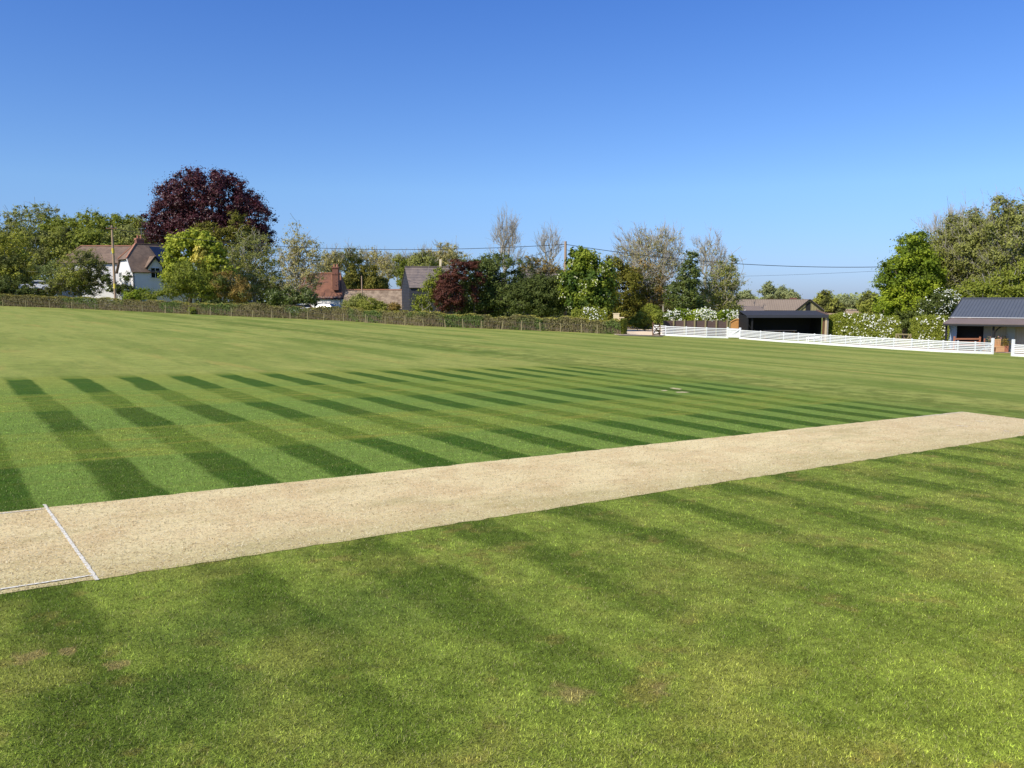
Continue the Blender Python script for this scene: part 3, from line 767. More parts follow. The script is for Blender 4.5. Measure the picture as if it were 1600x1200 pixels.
tree('bare_tree', 'tall leafless tree with upswept branches standing against the sky', 'tree', 140, 791, [(791, 368, 17, 30), (779, 374, 8, 22), (803, 374, 8, 22), (792, 398, 26, 14)], bk_bare, None, K=90, twigs=60, cr=.5, tip=.024, tr=.34, seed=70, inner=.1, group=G_BT, fork=.3, alpha=.5, shoots=800, slen=1.7)
tree('bare_tree', 'smaller leafless tree right of the tall bare one, left of the telegraph pole', 'tree', 144, 857, [(858, 384, 18, 28), (845, 392, 12, 22), (870, 390, 8, 30)], bk_bare, None, K=60, twigs=40, cr=.6, tip=.022, tr=.24, seed=71, inner=.1, group=G_BT, fork=.3, alpha=.5, shoots=420, slen=1.7)
tree('chestnut_tree', 'horse chestnut with large leaves and cream flower candles by the right telegraph pole', 'tree', 90, 925,
     [(908, 408, 26, 24), (930, 436, 32, 30), (898, 450, 22, 34), (944, 462, 22, 28), (915, 470, 32, 24)], bk_brown, lf_chestnut, K=380, per=60, ls=.27, cr=.65, seed=72, blossom=lf_cream, nb=420, bs=.17, aspect=.6, tr=.25)
tree('yew_tree', 'dark evergreen filling the gap behind the driveway', 'tree', 102, 970, [(962, 420, 18, 24), (975, 450, 34, 34), (985, 485, 32, 24), (948, 488, 20, 18)], bk_dark, lf_yew, K=300, per=66, ls=.2, cr=.7, seed=73, tr=.2)
tree('round_bush', 'clipped round green bush beside the driveway', 'shrub', 95, 1005, [(1005, 500, 18, 13), (1018, 489, 14, 14), (994, 505, 10, 8)], bk_dark, lf_green, K=180, per=70, ls=.13, cr=.45, tr=.06, seed=74, stems=3)
tree('round_bush', 'narrow green bush against the corner of the white fence', 'shrub', 81.5, 1029, [(1029, 508, 6, 16), (1026, 492, 9, 9)], bk_dark, lf_green, K=70, per=60, ls=.13, cr=.3, tr=.05, seed=75, stems=2)
tree('ash_tree', 'broad half bare ash with hundreds of upright grey twigs in the centre right', 'tree', 112, 1027,
     [(1022, 392, 50, 36), (985, 400, 26, 34), (1050, 405, 24, 34), (1020, 430, 40, 30)], bk_bare, lf_silver, K=300, per=26, ls=.16, cr=.8, twigs=300, tip=.022, tr=.36, seed=76, inner=.2, fork=.25, alpha=.4, shoots=2000, slen=1.25)
tree('brown_thicket', 'brown twiggy thicket under the broad ash', 'shrub', 104, 1012, [(1005, 440, 36, 34), (1028, 462, 34, 30), (1045, 480, 20, 16)], bk_pale, lf_brownish, K=240, per=28, ls=.2, cr=.8, twigs=600, tip=.022, tr=.2, seed=77, stems=4, inner=.2)
tree('ivy_clad_tree', 'dark cone shaped ivy covered tree right of the broad ash', 'tree', 98, 1072, [(1080, 406, 11, 18), (1076, 432, 20, 24), (1066, 462, 28, 26), (1085, 474, 16, 18)], bk_dark, lf_ivy, K=260, per=64, ls=.19, cr=.55, seed=78, tr=.2)
tree('bare_tree', 'pale leafless tree showing behind the ivy covered cone', 'tree', 122, 1112, [(1106, 402, 22, 34), (1128, 420, 14, 26)], bk_bare, lf_silver, K=80, per=8, ls=.2, cr=.7, twigs=60, tip=.022, tr=.22, seed=79, inner=.15, group=G_BT, alpha=.4, shoots=800, slen=1.3)
tree('willow_tree', 'grey green willow with fine drooping twigs left of the corrugated barn', 'tree', 101, 1128, [(1130, 446, 30, 36), (1108, 464, 24, 26), (1140, 472, 20, 20), (1140, 415, 12, 18)], bk_pale, lf_olive, K=300, per=34, ls=.17, cr=.7, twigs=700, tip=.02, tr=.2, seed=80, inner=.3, stems=4)
# flowering hedges
def shrub_row(name, label, D0, D1, x0, x1, ytop, ybot, leaf, blossom, n_leaf, n_bl, seed, clump=5, th=1.2, bias=1.0, cat='hedge'):
    r = np.random.default_rng(seed)
    root = thing(name, gx((x0 + x1) / 2, (D0 + D1) / 2), label, cat)
    def samp(N, front=False):
        f = r.random(N); D = D0 + (D1 - D0) * f; x = x0 + (x1 - x0) * f
        tt = r.random(N); lump = 1 + .25 * np.sin(f * 23 + seed) + .12 * np.sin(f * 61)
        out = np.zeros((N, 3)); 
        for i in range(N):
            yt = np.interp(f[i], np.linspace(0, 1, len(ytop)), ytop) - 2.2 * (lump[i] - 1) * 4
            yb = np.interp(f[i], np.linspace(0, 1, len(ybot)), ybot)
            yy = yb + (yt - yb) * (tt[i] ** .8)
            p_ = at(x[i], yy, D[i]); out[i] = p_
        top = tt > .8
        out[:, 1] += np.where(front, -th * .55, (r.random(N) - .5) * th) + np.where(~top & ~front, -th * .1, 0)
        return out, tt
    c, tt = samp(n_leaf)
    v, f = leaf_quads(c, r.normal(0, .6, (n_leaf, 3)) + np.array([-.2, -.7, .5]), np.full(n_leaf, .15), .6, r)
    arr_mesh('foliage', v, f, leaf, root, attrs={'rnd': r.random(n_leaf)})
    if n_bl:
        cc, tt = samp(n_bl // clump, True)
        # blossom gathers in drifts
        keep = (np.sin(cc[:, 0] * 1.9 + seed) + r.normal(0, .6, len(cc)) > -.1 / bias); cc = cc[keep]
        c = np.repeat(cc, clump, 0) + r.normal(0, .12, (len(cc) * clump, 3))
        v, f = leaf_quads(c, r.normal(0, .5, c.shape) + np.array([-.3, -.8, .5]), np.full(len(c), .13), .85, r)
        arr_mesh('blossom', v, f, blossom, root, attrs={'rnd': r.random(len(c))})
    return root
shrub_row('flowering_climber', 'rambling climber with masses of white blossom over the brown board fence', 84.5, 83, 1028, 1164, [488, 484, 483, 485, 486, 486], [508, 505, 505, 507, 500, 497], lf_bright, lf_white, 15000, 1500, 90, th=1.4, cat='climber')
shrub_row('flowering_hedge', 'green hedge speckled with white blossom right of the black open shed', 79, 71, 1291, 1400, [492, 490, 493, 494], [534, 540, 543, 545], lf_green, lf_white, 22000, 900, 91, th=1.6)
shrub_row('flowering_hedge', 'clipped green hedge with few white flowers between the small gate and the pavilion', 70.5, 68, 1427, 1476, [497, 494, 495], [545, 548, 549], lf_green, lf_white, 11000, 260, 92, th=1.5)
shrub_row('flowering_shrub', 'low shrub with white flowers behind the right end of the long hedge', 86, 84, 893, 948, [484, 480, 484], [505, 508, 508], lf_green, lf_white, 8000, 420, 93, th=1.3, cat='shrub')
tree('hawthorn', 'white flowering hawthorn left of the pavilion roof', 'tree', 77, 1468, [(1468, 470, 18, 10), (1456, 480, 12, 10), (1480, 478, 12, 10)], bk_dark, lf_dark, K=160, per=60, ls=.16, cr=.5, tr=.12, seed=94, blossom=lf_white, nb=380, bs=.14)
# right hand trees
tree('maple_tree', 'bright green rounded tree left of the olive trees at the right edge', 'tree', 92, 1415,
     [(1428, 396, 30, 38), (1405, 432, 30, 40), (1398, 472, 27, 28), (1440, 440, 34, 50), (1435, 480, 36, 26)], bk_brown, lf_bright, K=520, per=72, ls=.24, cr=.8, tr=.3, seed=95)
tree('shade_tree', 'dark low tree filling the gap behind the hawthorn', 'tree', 90, 1455, [(1455, 488, 40, 20), (1410, 500, 24, 14), (1500, 480, 40, 24)], bk_dark, lf_dark, K=200, per=60, ls=.22, cr=.8, tr=.2, seed=96)
G_R = 'tall olive trees behind the pavilion'
for i, (x, D, ell, lf, per, tw, lab) in enumerate([
    (1480, 96, [(1486, 378, 26, 40), (1470, 410, 34, 46), (1495, 430, 34, 44)], lf_olive, 38, 900, 'olive tree with bare grey top, next to the bright green tree'),
    (1530, 92, [(1528, 385, 36, 46), (1545, 425, 40, 44), (1520, 350, 18, 24)], lf_olive, 40, 900, 'olive tree in the middle of the group above the pavilion ridge'),
    (1590, 88, [(1590, 372, 44, 56), (1570, 420, 34, 50), (1625, 380, 40, 60), (1560, 345, 24, 34)], lf_olive, 40, 1200, 'tallest olive brown tree at the right edge of the view'),
    (1560, 84, [(1530, 462, 40, 22), (1580, 455, 40, 30), (1620, 440, 34, 40)], lf_green, 55, 200, 'low green tree directly behind the pavilion ridge')]):
    tree('tall_tree', lab, 'tree', D, x, ell, bk_bare, lf, K=560, per=int(per * 1.35), ls=.22, cr=.85, twigs=tw // 4, tip=.018, tr=.26, seed=97 + i, group=G_R, inner=.3, fork=.3, shoots=tw, slen=1.4)
tree('bare_tree', 'thin leafless tree poking above the bright green tree', 'tree', 104, 1478, [(1482, 345, 20, 20), (1468, 358, 18, 18), (1500, 360, 20, 20)], bk_bare, None, K=70, twigs=60, cr=.7, tip=.018, tr=.2, seed=110, inner=.15, group=G_BT, alpha=.4, fork=.5, shoots=600, slen=1.2)
# distance on the right
G_FAR = 'far trees beyond the corrugated barn'
for i, (x, D, ell, lab) in enumerate([
    (1164, 330, [(1164, 464, 11, 10)], 'small round far tree just right of the willow'),
    (1200, 340, [(1200, 456, 13, 15), (1208, 462, 12, 12)], 'tallest far tree above the corrugated barn roof'),
    (1222, 345, [(1222, 460, 9, 11)], 'far tree second from the left of the clump over the barn roof'),
    (1236, 340, [(1236, 463, 9, 9), (1244, 468, 5, 5)], 'lowest far tree at the right of the clump over the barn roof'),
    (1290, 300, [(1288, 466, 11, 13), (1278, 474, 10, 8), (1298, 474, 12, 9)], 'far tree right of the corrugated barn gable'),
    (1320, 360, [(1318, 472, 16, 9)], 'low round far tree in the middle of the gap'),
    (1340, 365, [(1342, 473, 18, 8)], 'low far tree right of the middle of the gap'),
    (1358, 240, [(1356, 470, 13, 14), (1358, 484, 15, 13)], 'nearer grey green tree beside the bright green tree'),
    (1305, 300, [(1300, 481, 18, 9)], 'dark far bush above the ploughed field')]):
    tree('distant_tree', lab, 'tree', D, x, ell, bk_grey, lf_far_haze if D > 300 else lf_mid, K=90, per=45, ls=.65, cr=1.5, tip=.05, tr=.3, seed=120 + i, group=G_FAR, inner=.3)

def understorey(name, label, x0, x1, D0, D1, y0_, y1_, N, leaf, seed, ls=.45):
    r = np.random.default_rng(seed)
    f = r.random(N); D = D0 + (D1 - D0) * r.random(N); x = x0 + (x1 - x0) * f
    yt = np.interp(f, np.linspace(0, 1, len(y0_)), y0_) + 4 * np.sin(f * 31 + seed) + 2.5 * np.sin(f * 83)
    p_ = np.array([at(a, 470, d_) for a, d_ in zip(x, D)])
    zt_ = np.array([zat(a, d_) for a, d_ in zip(yt, D)]); zg_ = gz(p_[:, 0], p_[:, 1])
    c = np.stack([p_[:, 0], D, zg_ + (zt_ - zg_) * r.random(N) ** .8], -1)
    v, f_ = leaf_quads(c, r.normal(0, .6, (N, 3)) + np.array([-.3, -.6, .5]), np.full(N, ls), .6, r)
    tag(arr_mesh(name, v, f_, leaf, attrs={'rnd': r.random(N)}), label, 'undergrowth', kind='stuff')
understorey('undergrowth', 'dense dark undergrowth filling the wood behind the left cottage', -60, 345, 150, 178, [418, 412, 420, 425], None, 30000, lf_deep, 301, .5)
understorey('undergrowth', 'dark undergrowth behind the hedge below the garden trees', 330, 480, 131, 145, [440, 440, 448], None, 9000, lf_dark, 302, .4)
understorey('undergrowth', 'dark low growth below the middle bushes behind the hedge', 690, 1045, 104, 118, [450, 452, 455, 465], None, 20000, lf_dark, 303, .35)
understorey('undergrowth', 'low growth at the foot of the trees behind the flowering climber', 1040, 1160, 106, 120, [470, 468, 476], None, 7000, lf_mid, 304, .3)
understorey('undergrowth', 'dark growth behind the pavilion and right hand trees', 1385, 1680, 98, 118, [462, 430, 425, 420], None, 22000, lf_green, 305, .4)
# far woodland strip reading as one mass
r = np.random.default_rng(77)
N = 16000
xx = r.random(N) * 1000 - 150; Dd = 560 + 60 * r.random(N)
hh = 3.2 + 2.2 * np.sin(xx * .045) * np.sin(xx * .017) + 1.6 * np.sin(xx * .11)
c = np.stack([xx, Dd, gz(xx, Dd) + r.random(N) * np.maximum(hh, 1.5) * 1.5], -1)
v, f = leaf_quads(c, r.normal(0, .5, (N, 3)) + np.array([-.3, -.7, .6]), np.full(N, 2.2), .7, r)
tag(arr_mesh('far_woodland', v, f, lf_far_haze, attrs={'rnd': r.random(N)}), 'low line of far woodland on the horizon at the right', 'woodland', kind='stuff')

# ------------------------------------------------------------------ long hedge with stakes in front
HP = [(-90, 473.5), (0, 478), (100, 481.5), (180, 485), (280, 490), (400, 495.5), (520, 500.5), (660, 509.5), (800, 515), (910, 519.5), (970, 522.5)]
HT = [454, 459, 462, 466, 471, 474, 479, 486.5, 491.5, 496, 498]
hb = np.array([hit(*q) for q in HP])
hh = np.array([at(x, yt, p_[1])[2] - p_[2] for (x, y), yt, p_ in zip(HP, HT, hb)]) * 1.0
seg = np.linalg.norm(np.diff(hb[:, :2], axis=0), axis=1); cum = np.concatenate([[0], np.cumsum(seg)])
LH = cum[-1]
def hedge_at(s):
    b = np.stack([np.interp(s, cum, hb[:, i]) for i in range(3)], -1)
    return b, np.interp(s, cum, hh) - .22 + .07 * np.sin(s * .43) + .05 * np.sin(s * 1.1 + 2)
tan = (hb[-1] - hb[0]); tan[2] = 0; tan /= np.linalg.norm(tan); hn = np.array([tan[1], -tan[0], 0]); hn = hn if hn[1] < 0 else -hn
root = thing('clipped_hedge', hb[5], 'long clipped brown and green hedge along the whole left side of the field', 'hedge')
r = np.random.default_rng(21)
HW = 1.3
def hedge_pts(N, kind):
    s = r.random(N) * LH; b, h = hedge_at(s)
    bump = .10 * np.sin(s * 1.3) + .08 * np.sin(s * 3.7 + 1) + .05 * np.sin(s * 7.9)
    if kind == 'face':
        z = r.random(N) ** .85; dep = (r.random(N) ** 2) * .35 - .03 + .08 * np.sin(z * 9 + s * 2)
        c = b - hn * dep[:, None] + np.array([0, 0, 1]) * (z * (h + bump))[:, None]
    elif kind == 'top':
        w = r.random(N); c = b - hn * (w * HW)[:, None] + np.array([0, 0, 1]) * (h + bump - .12 * r.random(N) + .05)[:, None]
    else:
        z = r.random(N); c = b - hn * (HW + .0)[:, None] if False else b - hn * HW + np.array([0, 0, 1]) * (z * (h + bump))[:, None]
    return c
c1 = hedge_pts(56000, 'face'); c3 = hedge_pts(16000, 'back')
v, f = leaf_quads(np.concatenate([c1, c3]), r.normal(0, .55, (72000, 3)) + np.array([-.3, -.8, .4]), np.full(72000, .17), .6, r)
arr_mesh('foliage', v, f, lf_hedge, root, attrs={'rnd': r.random(72000)})
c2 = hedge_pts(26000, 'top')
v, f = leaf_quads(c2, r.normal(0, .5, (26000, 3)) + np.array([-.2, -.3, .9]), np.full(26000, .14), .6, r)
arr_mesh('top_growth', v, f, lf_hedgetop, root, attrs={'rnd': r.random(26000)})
N = 9000
s = r.random(N) * LH; b_, h_ = hedge_at(s); lo = b_ - hn * (r.random(N) * .5 - .08)[:, None]
hi = lo + np.stack([r.normal(0, .15, N), r.normal(0, .1, N), h_ * (.35 + .5 * r.random(N))], -1)
sd = np.tile(tan * .018, (N, 1))
v = np.stack([lo - sd, lo + sd, hi + sd * .5, hi - sd * .5], 1).reshape(-1, 3)
arr_mesh('stems', v, np.arange(N * 4).reshape(-1, 4), lf_twig, root, attrs={'rnd': r.random(N)})
# end face of the hedge
e_c = hb[-1] - hn * (r.random(2600) * HW)[:, None] + tan * (r.random(2600) * .3 - .1)[:, None] + np.array([0, 0, 1]) * (r.random(2600) * hh[-1])[:, None]
v, f = leaf_quads(e_c, r.normal(0, .5, (2600, 3)) + tan, np.full(2600, .14), .6, r)
arr_mesh('end_growth', v, f, lf_green, root, attrs={'rnd': r.random(2600)})
tree('seedling_bush', 'small bright green bush growing out of the hedge front near its middle', 'shrub', float(hit(782, 513)[1]), 782, [(782, 505, 9, 8)], bk_dark, lf_bright, K=40, per=50, ls=.14, cr=.3, tr=.04, seed=140, stems=2, zmin=.15)
tree('seedling_bush', 'small round dark green bush in front of the left part of the hedge', 'shrub', float(hit(303, 491)[1]) - .2, 303, [(303, 485, 8, 6)], bk_dark, lf_green, K=36, per=50, ls=.14, cr=.3, tr=.04, seed=141, stems=2, zmin=.15)

wood_grey = simple('weathered_wood', lin(150, 138, 100), .85, .25, 8, .3)
wire_m = simple('wire', (.12, .12, .12), .5, .1, 5)
sx = [6, 42, 79, 114, 150, 188, 224, 260, 297, 330, 363, 396, 426, 455, 482, 507, 538, 572, 575, 603, 634, 663, 697, 725, 753, 785, 816, 845, 877, 909, 934]
base_y = lambda x: np.interp(x, [q[0] for q in HP], [q[1] for q in HP])
fr_ = thing('stake_fence', hit(500, base_y(500) + 1), 'low wire fence on short pale stakes in front of the hedge', 'fence')
stk = []
for x in sx:
    p0 = hit(x, base_y(x) + .8) + hn * .12
    rr_ = np.random.default_rng(int(x)); h0 = .75 + rr_.random() * .35
    MB().tube([p0 - [0, 0, .1], p0 + [rr_.normal(0, .04), rr_.normal(0, .03), h0]], [.055, .045], 7).build('post', wood_grey, fr_)
    stk.append(p0)
for hz_ in (.35, .8):
    mb = MB()
    mb.tube([p0 + np.array([0, 0, hz_]) for p0 in stk], [.006] * len(stk), 4, False)
    mb.build('wire', wire_m, fr_)

# ------------------------------------------------------------------ white rail fence and gates
white_p = simple('white_paint', (.80, .80, .78), .55, .05, 4)
FL = [(1040, 524.5), (1072, 526), (1104, 527.5), (1136, 528.5)]
FM = [(1156, 529.5), (1188, 532), (1224, 534.8), (1247, 536), (1272, 537.5), (1297, 539.5), (1321, 541), (1344, 542.6), (1369, 544), (1396, 545.8), (1424, 547.3), (1450, 549), (1473, 550.2), (1496, 551.3), (1523, 552.4), (1550, 553.4)]
FR = [(1582, 556.5), (1612, 558), (1642, 559.5), (1672, 561), (1702, 562.5)]
def rail_fence(label, pts, hgt=.84, tall0=False, end_big=False, start_big=False, brace=False):
    P = [hit(*q) for q in pts]; fd = P[-1] - P[0]; fd[2] = 0; fd /= np.linalg.norm(fd); fn = np.array([fd[1], -fd[0], 0])
    root = thing('rail_fence', P[0], label, 'fence', 'sections of the white boundary fence')
    for i, p0 in enumerate(P):
        big = (i == 0 and start_big) or (i == len(P) - 1 and end_big)
        s_ = .16 if big else .09; h0 = (1.05 if i == 0 and not tall0 else 1.18) if big else hgt + .05
        MB().box(p0 + [0, 0, h0 / 2 - .05], (s_, s_, h0 + .1)).build('post', white_p, root, .008)
    for j in range(5):
        z = .30 + j * (hgt - .34) / 4
        mb = MB()
        for a, b_ in zip(P[:-1], P[1:]):
            mb.beam(a + fn * .075 + [0, 0, z], b_ + fn * .075 + [0, 0, z], .025, .072 if j < 4 else .08)
        mb.build('rail', white_p, root)
    mb = MB()
    for a, b_ in zip(P[:-1], P[1:]):
        mb.beam(a + fn * .08 + [0, 0, .09], b_ + fn * .08 + [0, 0, .09], .03, .2)
    mb.build('gravel_board', white_p, root)
    if brace:
        MB().beam(P[-1] - fd * .95 + fn * .11 + [0, 0, .1], P[-1] + fn * .11 + [0, 0, .78], .03, .11).build('brace', white_p, root)
    return root
rail_fence('short left section of white five rail fence between the driveway and the white gate', FL, hgt=.93, end_big=False)
pA, pB = hit(1035, 524.5), hit(1040, 524.5)
pBk = pB + np.array([-.75, 2.4, 0]); pBk[2] = gz(pBk[0], pBk[1])
rt = thing('rail_fence', pB, 'very short white fence return running back from the driveway corner', 'fence', 'sections of the white boundary fence')
MB().box(pBk + [0, 0, .5], (.10, .10, 1.0)).build('post', white_p, rt)
for j in range(6):
    z = .09 + j * .165
    MB().beam(pB + np.array([-.06, .06, z]), pBk + [0, 0, z], .025, .085).build('rail', white_p, rt)
rail_fence('long middle section of white rail fence from the white gate to the pavilion opening', FM, end_big=True, start_big=True, brace=True)
rail_fence('white rail fence section cut by the right edge, in front of the pavilion', FR, start_big=True, tall0=True)
gA, gB = hit(1136.6, 528.6), hit(1155.4, 529.5)
gt = thing('white_gate', gA, 'solid white boarded gate between two fence posts left of the black shed', 'gate')
w_ = np.linalg.norm(gB - gA); dirg = (gB - gA) / w_
MB().box(gA + [0, .0, .5], (.14, .14, 1.1)).build('post', white_p, gt, .01)
mb = MB()
nb_ = 9
for i in range(nb_):
    q = gA + (gB - gA) * ((i + .5) / nb_) + dirg * 0
    mb.box(q + [0, -.02, .52], (w_ / nb_ * .93, .025, .86))
mb.build('boards', white_p, gt)
mb = MB()
for z in (.18, .86): mb.beam(gA + [0.08, -.055, z], gB + [-.08, -.055, z], .04, .11)
mb.beam(gA + [0.15, -.056, .25], gB + [-.15, -.056, .82], .035, .09)
mb.build('frame', white_p, gt)

# ------------------------------------------------------------------ driveway, brown fence, small gates
drive_m = simple('drive_gravel', lin(238, 214, 178), .95, .15, 3, .3)
dark_edge = simple('track_edge', lin(120, 112, 92), .95, .25, 4)
field_m = simple('ploughed_soil', lin(176, 150, 112), .95, .12, .05)
def ground_poly(name, pts, mat, dz):
    P = [hit(*q) + NW * dz for q in pts]
    mb = MB(); mb.add(P, [tuple(range(len(P)))])
    return tag(mb.build(name, mat), kind='structure')
ground_poly('driveway', [(960, 523), (1040, 524.2), (1060, 516), (1030, 513.5), (1008, 512.0), (985, 511), (965, 510.5)], drive_m, .02)
ground_poly('track_edge', [(968, 524.6), (1034, 526.4), (1038, 524.1), (962, 522.9)], dark_edge, .028)
# far ploughed field
fx = np.linspace(70, 260, 8); fy = np.linspace(270, 420, 8)
A, B = np.meshgrid(fx, fy); fv = np.stack([A, B, gz(A, B) + .35], -1).reshape(-1, 3); ii = np.arange(64).reshape(8, 8)
tag(arr_mesh('ploughed_field', fv, np.stack([ii[:-1, :-1], ii[:-1, 1:], ii[1:, 1:], ii[1:, :-1]], -1).reshape(-1, 4), field_m), kind='structure')

brown_b = banded('brown_boards', lin(112, 92, 86), (0, 0, 1), .16, .35, .2, 2.5)
fresh = banded('fresh_timber', lin(226, 164, 98), (0, 0, 1), .14, .45, .15, 3)
bf = thing('board_fence', gx(1088, 82.6), 'dark brown board fence under the white blossom', 'fence')
xs_ = [1037, 1053, 1070, 1086, 1103, 1120, 1137]
for i in range(6):
    a = gx(xs_[i], 82.6); b_ = gx(xs_[i + 1], 82.6)
    top = zat(501, 82.6); zz = min(a[2], b_[2])
    MB().box(((a[0] + b_[0]) / 2, 82.6, (zz + top) / 2), (b_[0] - a[0] - .08, .05, top - zz)).build('panel', brown_b, bf)
for x in xs_:
    a = gx(x, 82.5); top = zat(499, 82.5)
    MB().box((a[0], 82.5, (a[2] + top) / 2), (.13, .13, top - a[2])).build('post', wood_grey, bf)
a = gx(1036, 84)
pp = thing('thin_post', a, 'slender pale post standing up through the blossom beside the driveway', 'post')
top = zat(478, 84)
MB().box((a[0], 84, (a[2] + top) / 2), (.12, .12, top - a[2])).build('shaft', bk_pale, pp)
MB().box((a[0], 84, top + .03), (.17, .17, .06)).build('cap', wood_grey, pp)
# arched panel
a = gx(1153, 80.6)
ap = thing('arched_panel', a, 'fresh orange timber panel with an arched top left of the black shed', 'fence')
mb = MB()
ztop = zat(499, 80.6); hw = m(11, 80.6)
cols_ = 14
for i in range(cols_):
    f0 = (i + .5) / cols_ * 2 - 1
    t1 = ztop - .32 * f0 * f0
    mb.box((a[0] + f0 * hw, 80.6, (a[2] + t1) / 2), (hw * 2 / cols_ * .96, .03, t1 - a[2]))
mb.build('slats', fresh, ap)
arc = [(a[0] + f0 * hw, 80.56, ztop - .32 * f0 * f0 + .02) for f0 in np.linspace(-1, 1, 12)]
MB().tube(arc, [.05] * 12, 6).build('top_rail', fresh, ap)
for s_ in (-1, 1):
    MB().box((a[0] + s_ * (hw + .06), 80.6, a[2] + (ztop - .3 - a[2]) / 2), (.1, .1, ztop - .3 - a[2])).build('post', wood_grey, ap)
# brown gate standing open by the driveway
h0_ = hit(1033, 525); h1_ = hit(1020, 525.5)
bg_ = thing('wooden_gate', h0_, 'brown wooden gate with crossed braces standing open beside the driveway', 'gate')
wd_brown = simple('brown_wood', lin(116, 84, 62), .8, .25, 6, .2)
for q, hgt_ in ((h1_, 1.32), (h0_ + np.array([-.12, 0, 0]), 1.2)):
    MB().box(q + np.array([0, 0, hgt_ / 2]), (.09, .09, hgt_)).build('stile', wd_brown, bg_)
mb = MB()
h0b = h0_ + np.array([-.12, 0, 0])
for z in (.18, .5, 1.12): mb.beam(h1_ + [0, 0, z], h0b + [0, 0, z], .03, .09)
mb.build('rails', wd_brown, bg_)
MB().beam(h1_ + [0, -.035, .2], h0b + [0, -.035, 1.08], .03, .08).beam(h1_ + [0, -.07, 1.08], h0b + [0, -.07, .2], .03, .08).build('braces', wd_brown, bg_)
# small gate in the flowering hedge
a = gx(1402.5, 70.2); b_ = gx(1425, 70.2)
sg = thing('field_gate', a, 'small pale wooden gate in the gap of the flowering hedge', 'gate')
tp = zat(521, 70.2) - a[2]
for q in (a, b_): MB().box(q + [0, 0, tp / 2], (.1, .1, tp)).build('post', wood_grey, sg)
mb = MB()
for z in (tp - .06, tp - .45, tp - .75, tp - 1.0): mb.beam(a + [.05, 0, z], b_ + [-.05, 0, z], .04, .11)
mb.build('bars', wood_grey, sg)
MB().beam(a + [.1, -.04, tp - .1], (a + b_) / 2 + [0, -.04, tp - .95], .03, .09).beam(b_ + [-.1, -.04, tp - .1], (a + b_) / 2 + [0, -.04, tp - .95], .03, .09).build('braces', wood_grey, sg)
# driveway pillar
a = gx(971.5, 86)
dp = thing('gate_pillar', a, 'pale stone gate pillar standing at the end of the hedge by the driveway', 'pillar')
stone = simple('pale_stone', lin(222, 205, 168), .9, .15, 4, .3)
tp = zat(497, 86)
MB().box((a[0], 86, (a[2] + tp) / 2), (.42, .42, tp - a[2])).build('shaft', stone, dp, .02)
MB().box((a[0], 86, tp + .05), (.52, .52, .1)).build('cap', stone, dp, .02)
MB().box((a[0] - .55, 86.1, a[2] + .95), (.6, .25, 1.9)).build('wing_wall', stone, dp, .02)
MB().box((a[0] - .55, 86.1, a[2] + 1.95), (.7, .3, .1)).build('coping', stone, dp, .02)

# ------------------------------------------------------------------ telegraph poles and cables
pole_m = simple('pole_wood', lin(168, 142, 116), .85, .25, 3, .3)
pole_y = simple('yellow_band', lin(214, 190, 70), .7, .1, 3)
steel = simple('galvanised_steel', (.35, .36, .37), .4, .1, 5, metallic=.6)
def tele_pole(label, x, D, ytop, w, arms=True, band=True):
    a = gx(x, D); tp = zat(ytop, D)
    root = thing('telegraph_pole', a, label, 'pole')
    MB().tube([a - [0, 0, .3], (a[0], D, (a[2] + tp) / 2), (a[0], D, tp)], [w * 1.15, w, w * .82], 12).build('shaft', pole_m, root)
    if band:
        for yb in (392, 447):
            zb = zat(yb, D); MB().tube([(a[0], D, zb - .35), (a[0], D, zb + .35)], [w * 1.05 + .02, w * 1.05 + .01], 12).build('marker_band', pole_y, root)
    if arms:
        zb = tp - .45
        MB().box((a[0], D - w - .04, zb), (1.5, .09, .11)).build('crossarm', wd_brown, root)
        for s_ in (-.65, 0, .65):
            MB().tube([(a[0] + s_, D - w - .04, zb + .05), (a[0] + s_, D - w - .04, zb + .13), (a[0] + s_, D - w - .04, zb + .22)], [.03, .055, .03], 8).build('insulator', steel, root)
    MB().box((a[0] - w - .02, D - .05, tp - 3.9), (.14, .2, .35)).build('junction_box', steel, root)
    return root, np.array([a[0], D, tp])
_, TL = tele_pole('tall telegraph pole with yellow bands standing in front of the left cottage', 181, 118, 352, .17)
_, TR = tele_pole('telegraph pole at the left side of the chestnut tree carrying the cables', 883, 95.5, 377, .17, False, False)
_, TS = tele_pole('thin low pole in front of the long low tiled roof', 566, 108, 431, .09, False, False)
cable = simple('cable', (.015, .015, .017), .6, .1, 5)
def wire(name, label, p0, p1, sag, rad=.022, mids=24):
    p0, p1 = np.array(p0, float), np.array(p1, float)
    root = thing(name, p0, label, 'cable')
    pts = [p0 * (1 - f) + p1 * f - np.array([0, 0, 4 * sag * f * (1 - f)]) for f in np.linspace(0, 1, mids)]
    MB().tube(pts, [rad] * mids, 6).build('strand', cable, root)
    return root
wire('overhead_cable', 'long black overhead cable sagging between the two tall telegraph poles', TL - [0, 0, .5], TR - [0, 0, .35], 1.55, .03)
wire('overhead_cable', 'black overhead cable running right from the right telegraph pole to the olive trees', TR - [0, 0, .35], at(1420, 416, 92), .95, .032)
wire('overhead_cable', 'short black service cable dropping left from the right telegraph pole into the bushes', TR - [0, 0, .5], at(765, 410, 100), .35, .02)
wire('overhead_cable', 'thin lower cable rising right across the open sky above the corrugated barn', at(1140, 432, 125), at(1400, 422, 100), .1, .014)
wire('overhead_cable', 'cable leaving the left telegraph pole towards the left edge', TL - [0, 0, .5], at(-60, 372, 130), .6, .012)
wire('overhead_cable', 'thin service cable from the left telegraph pole to the cottage chimney', TL - [0, 0, .6], at(222, 369, 131), .2, .012)

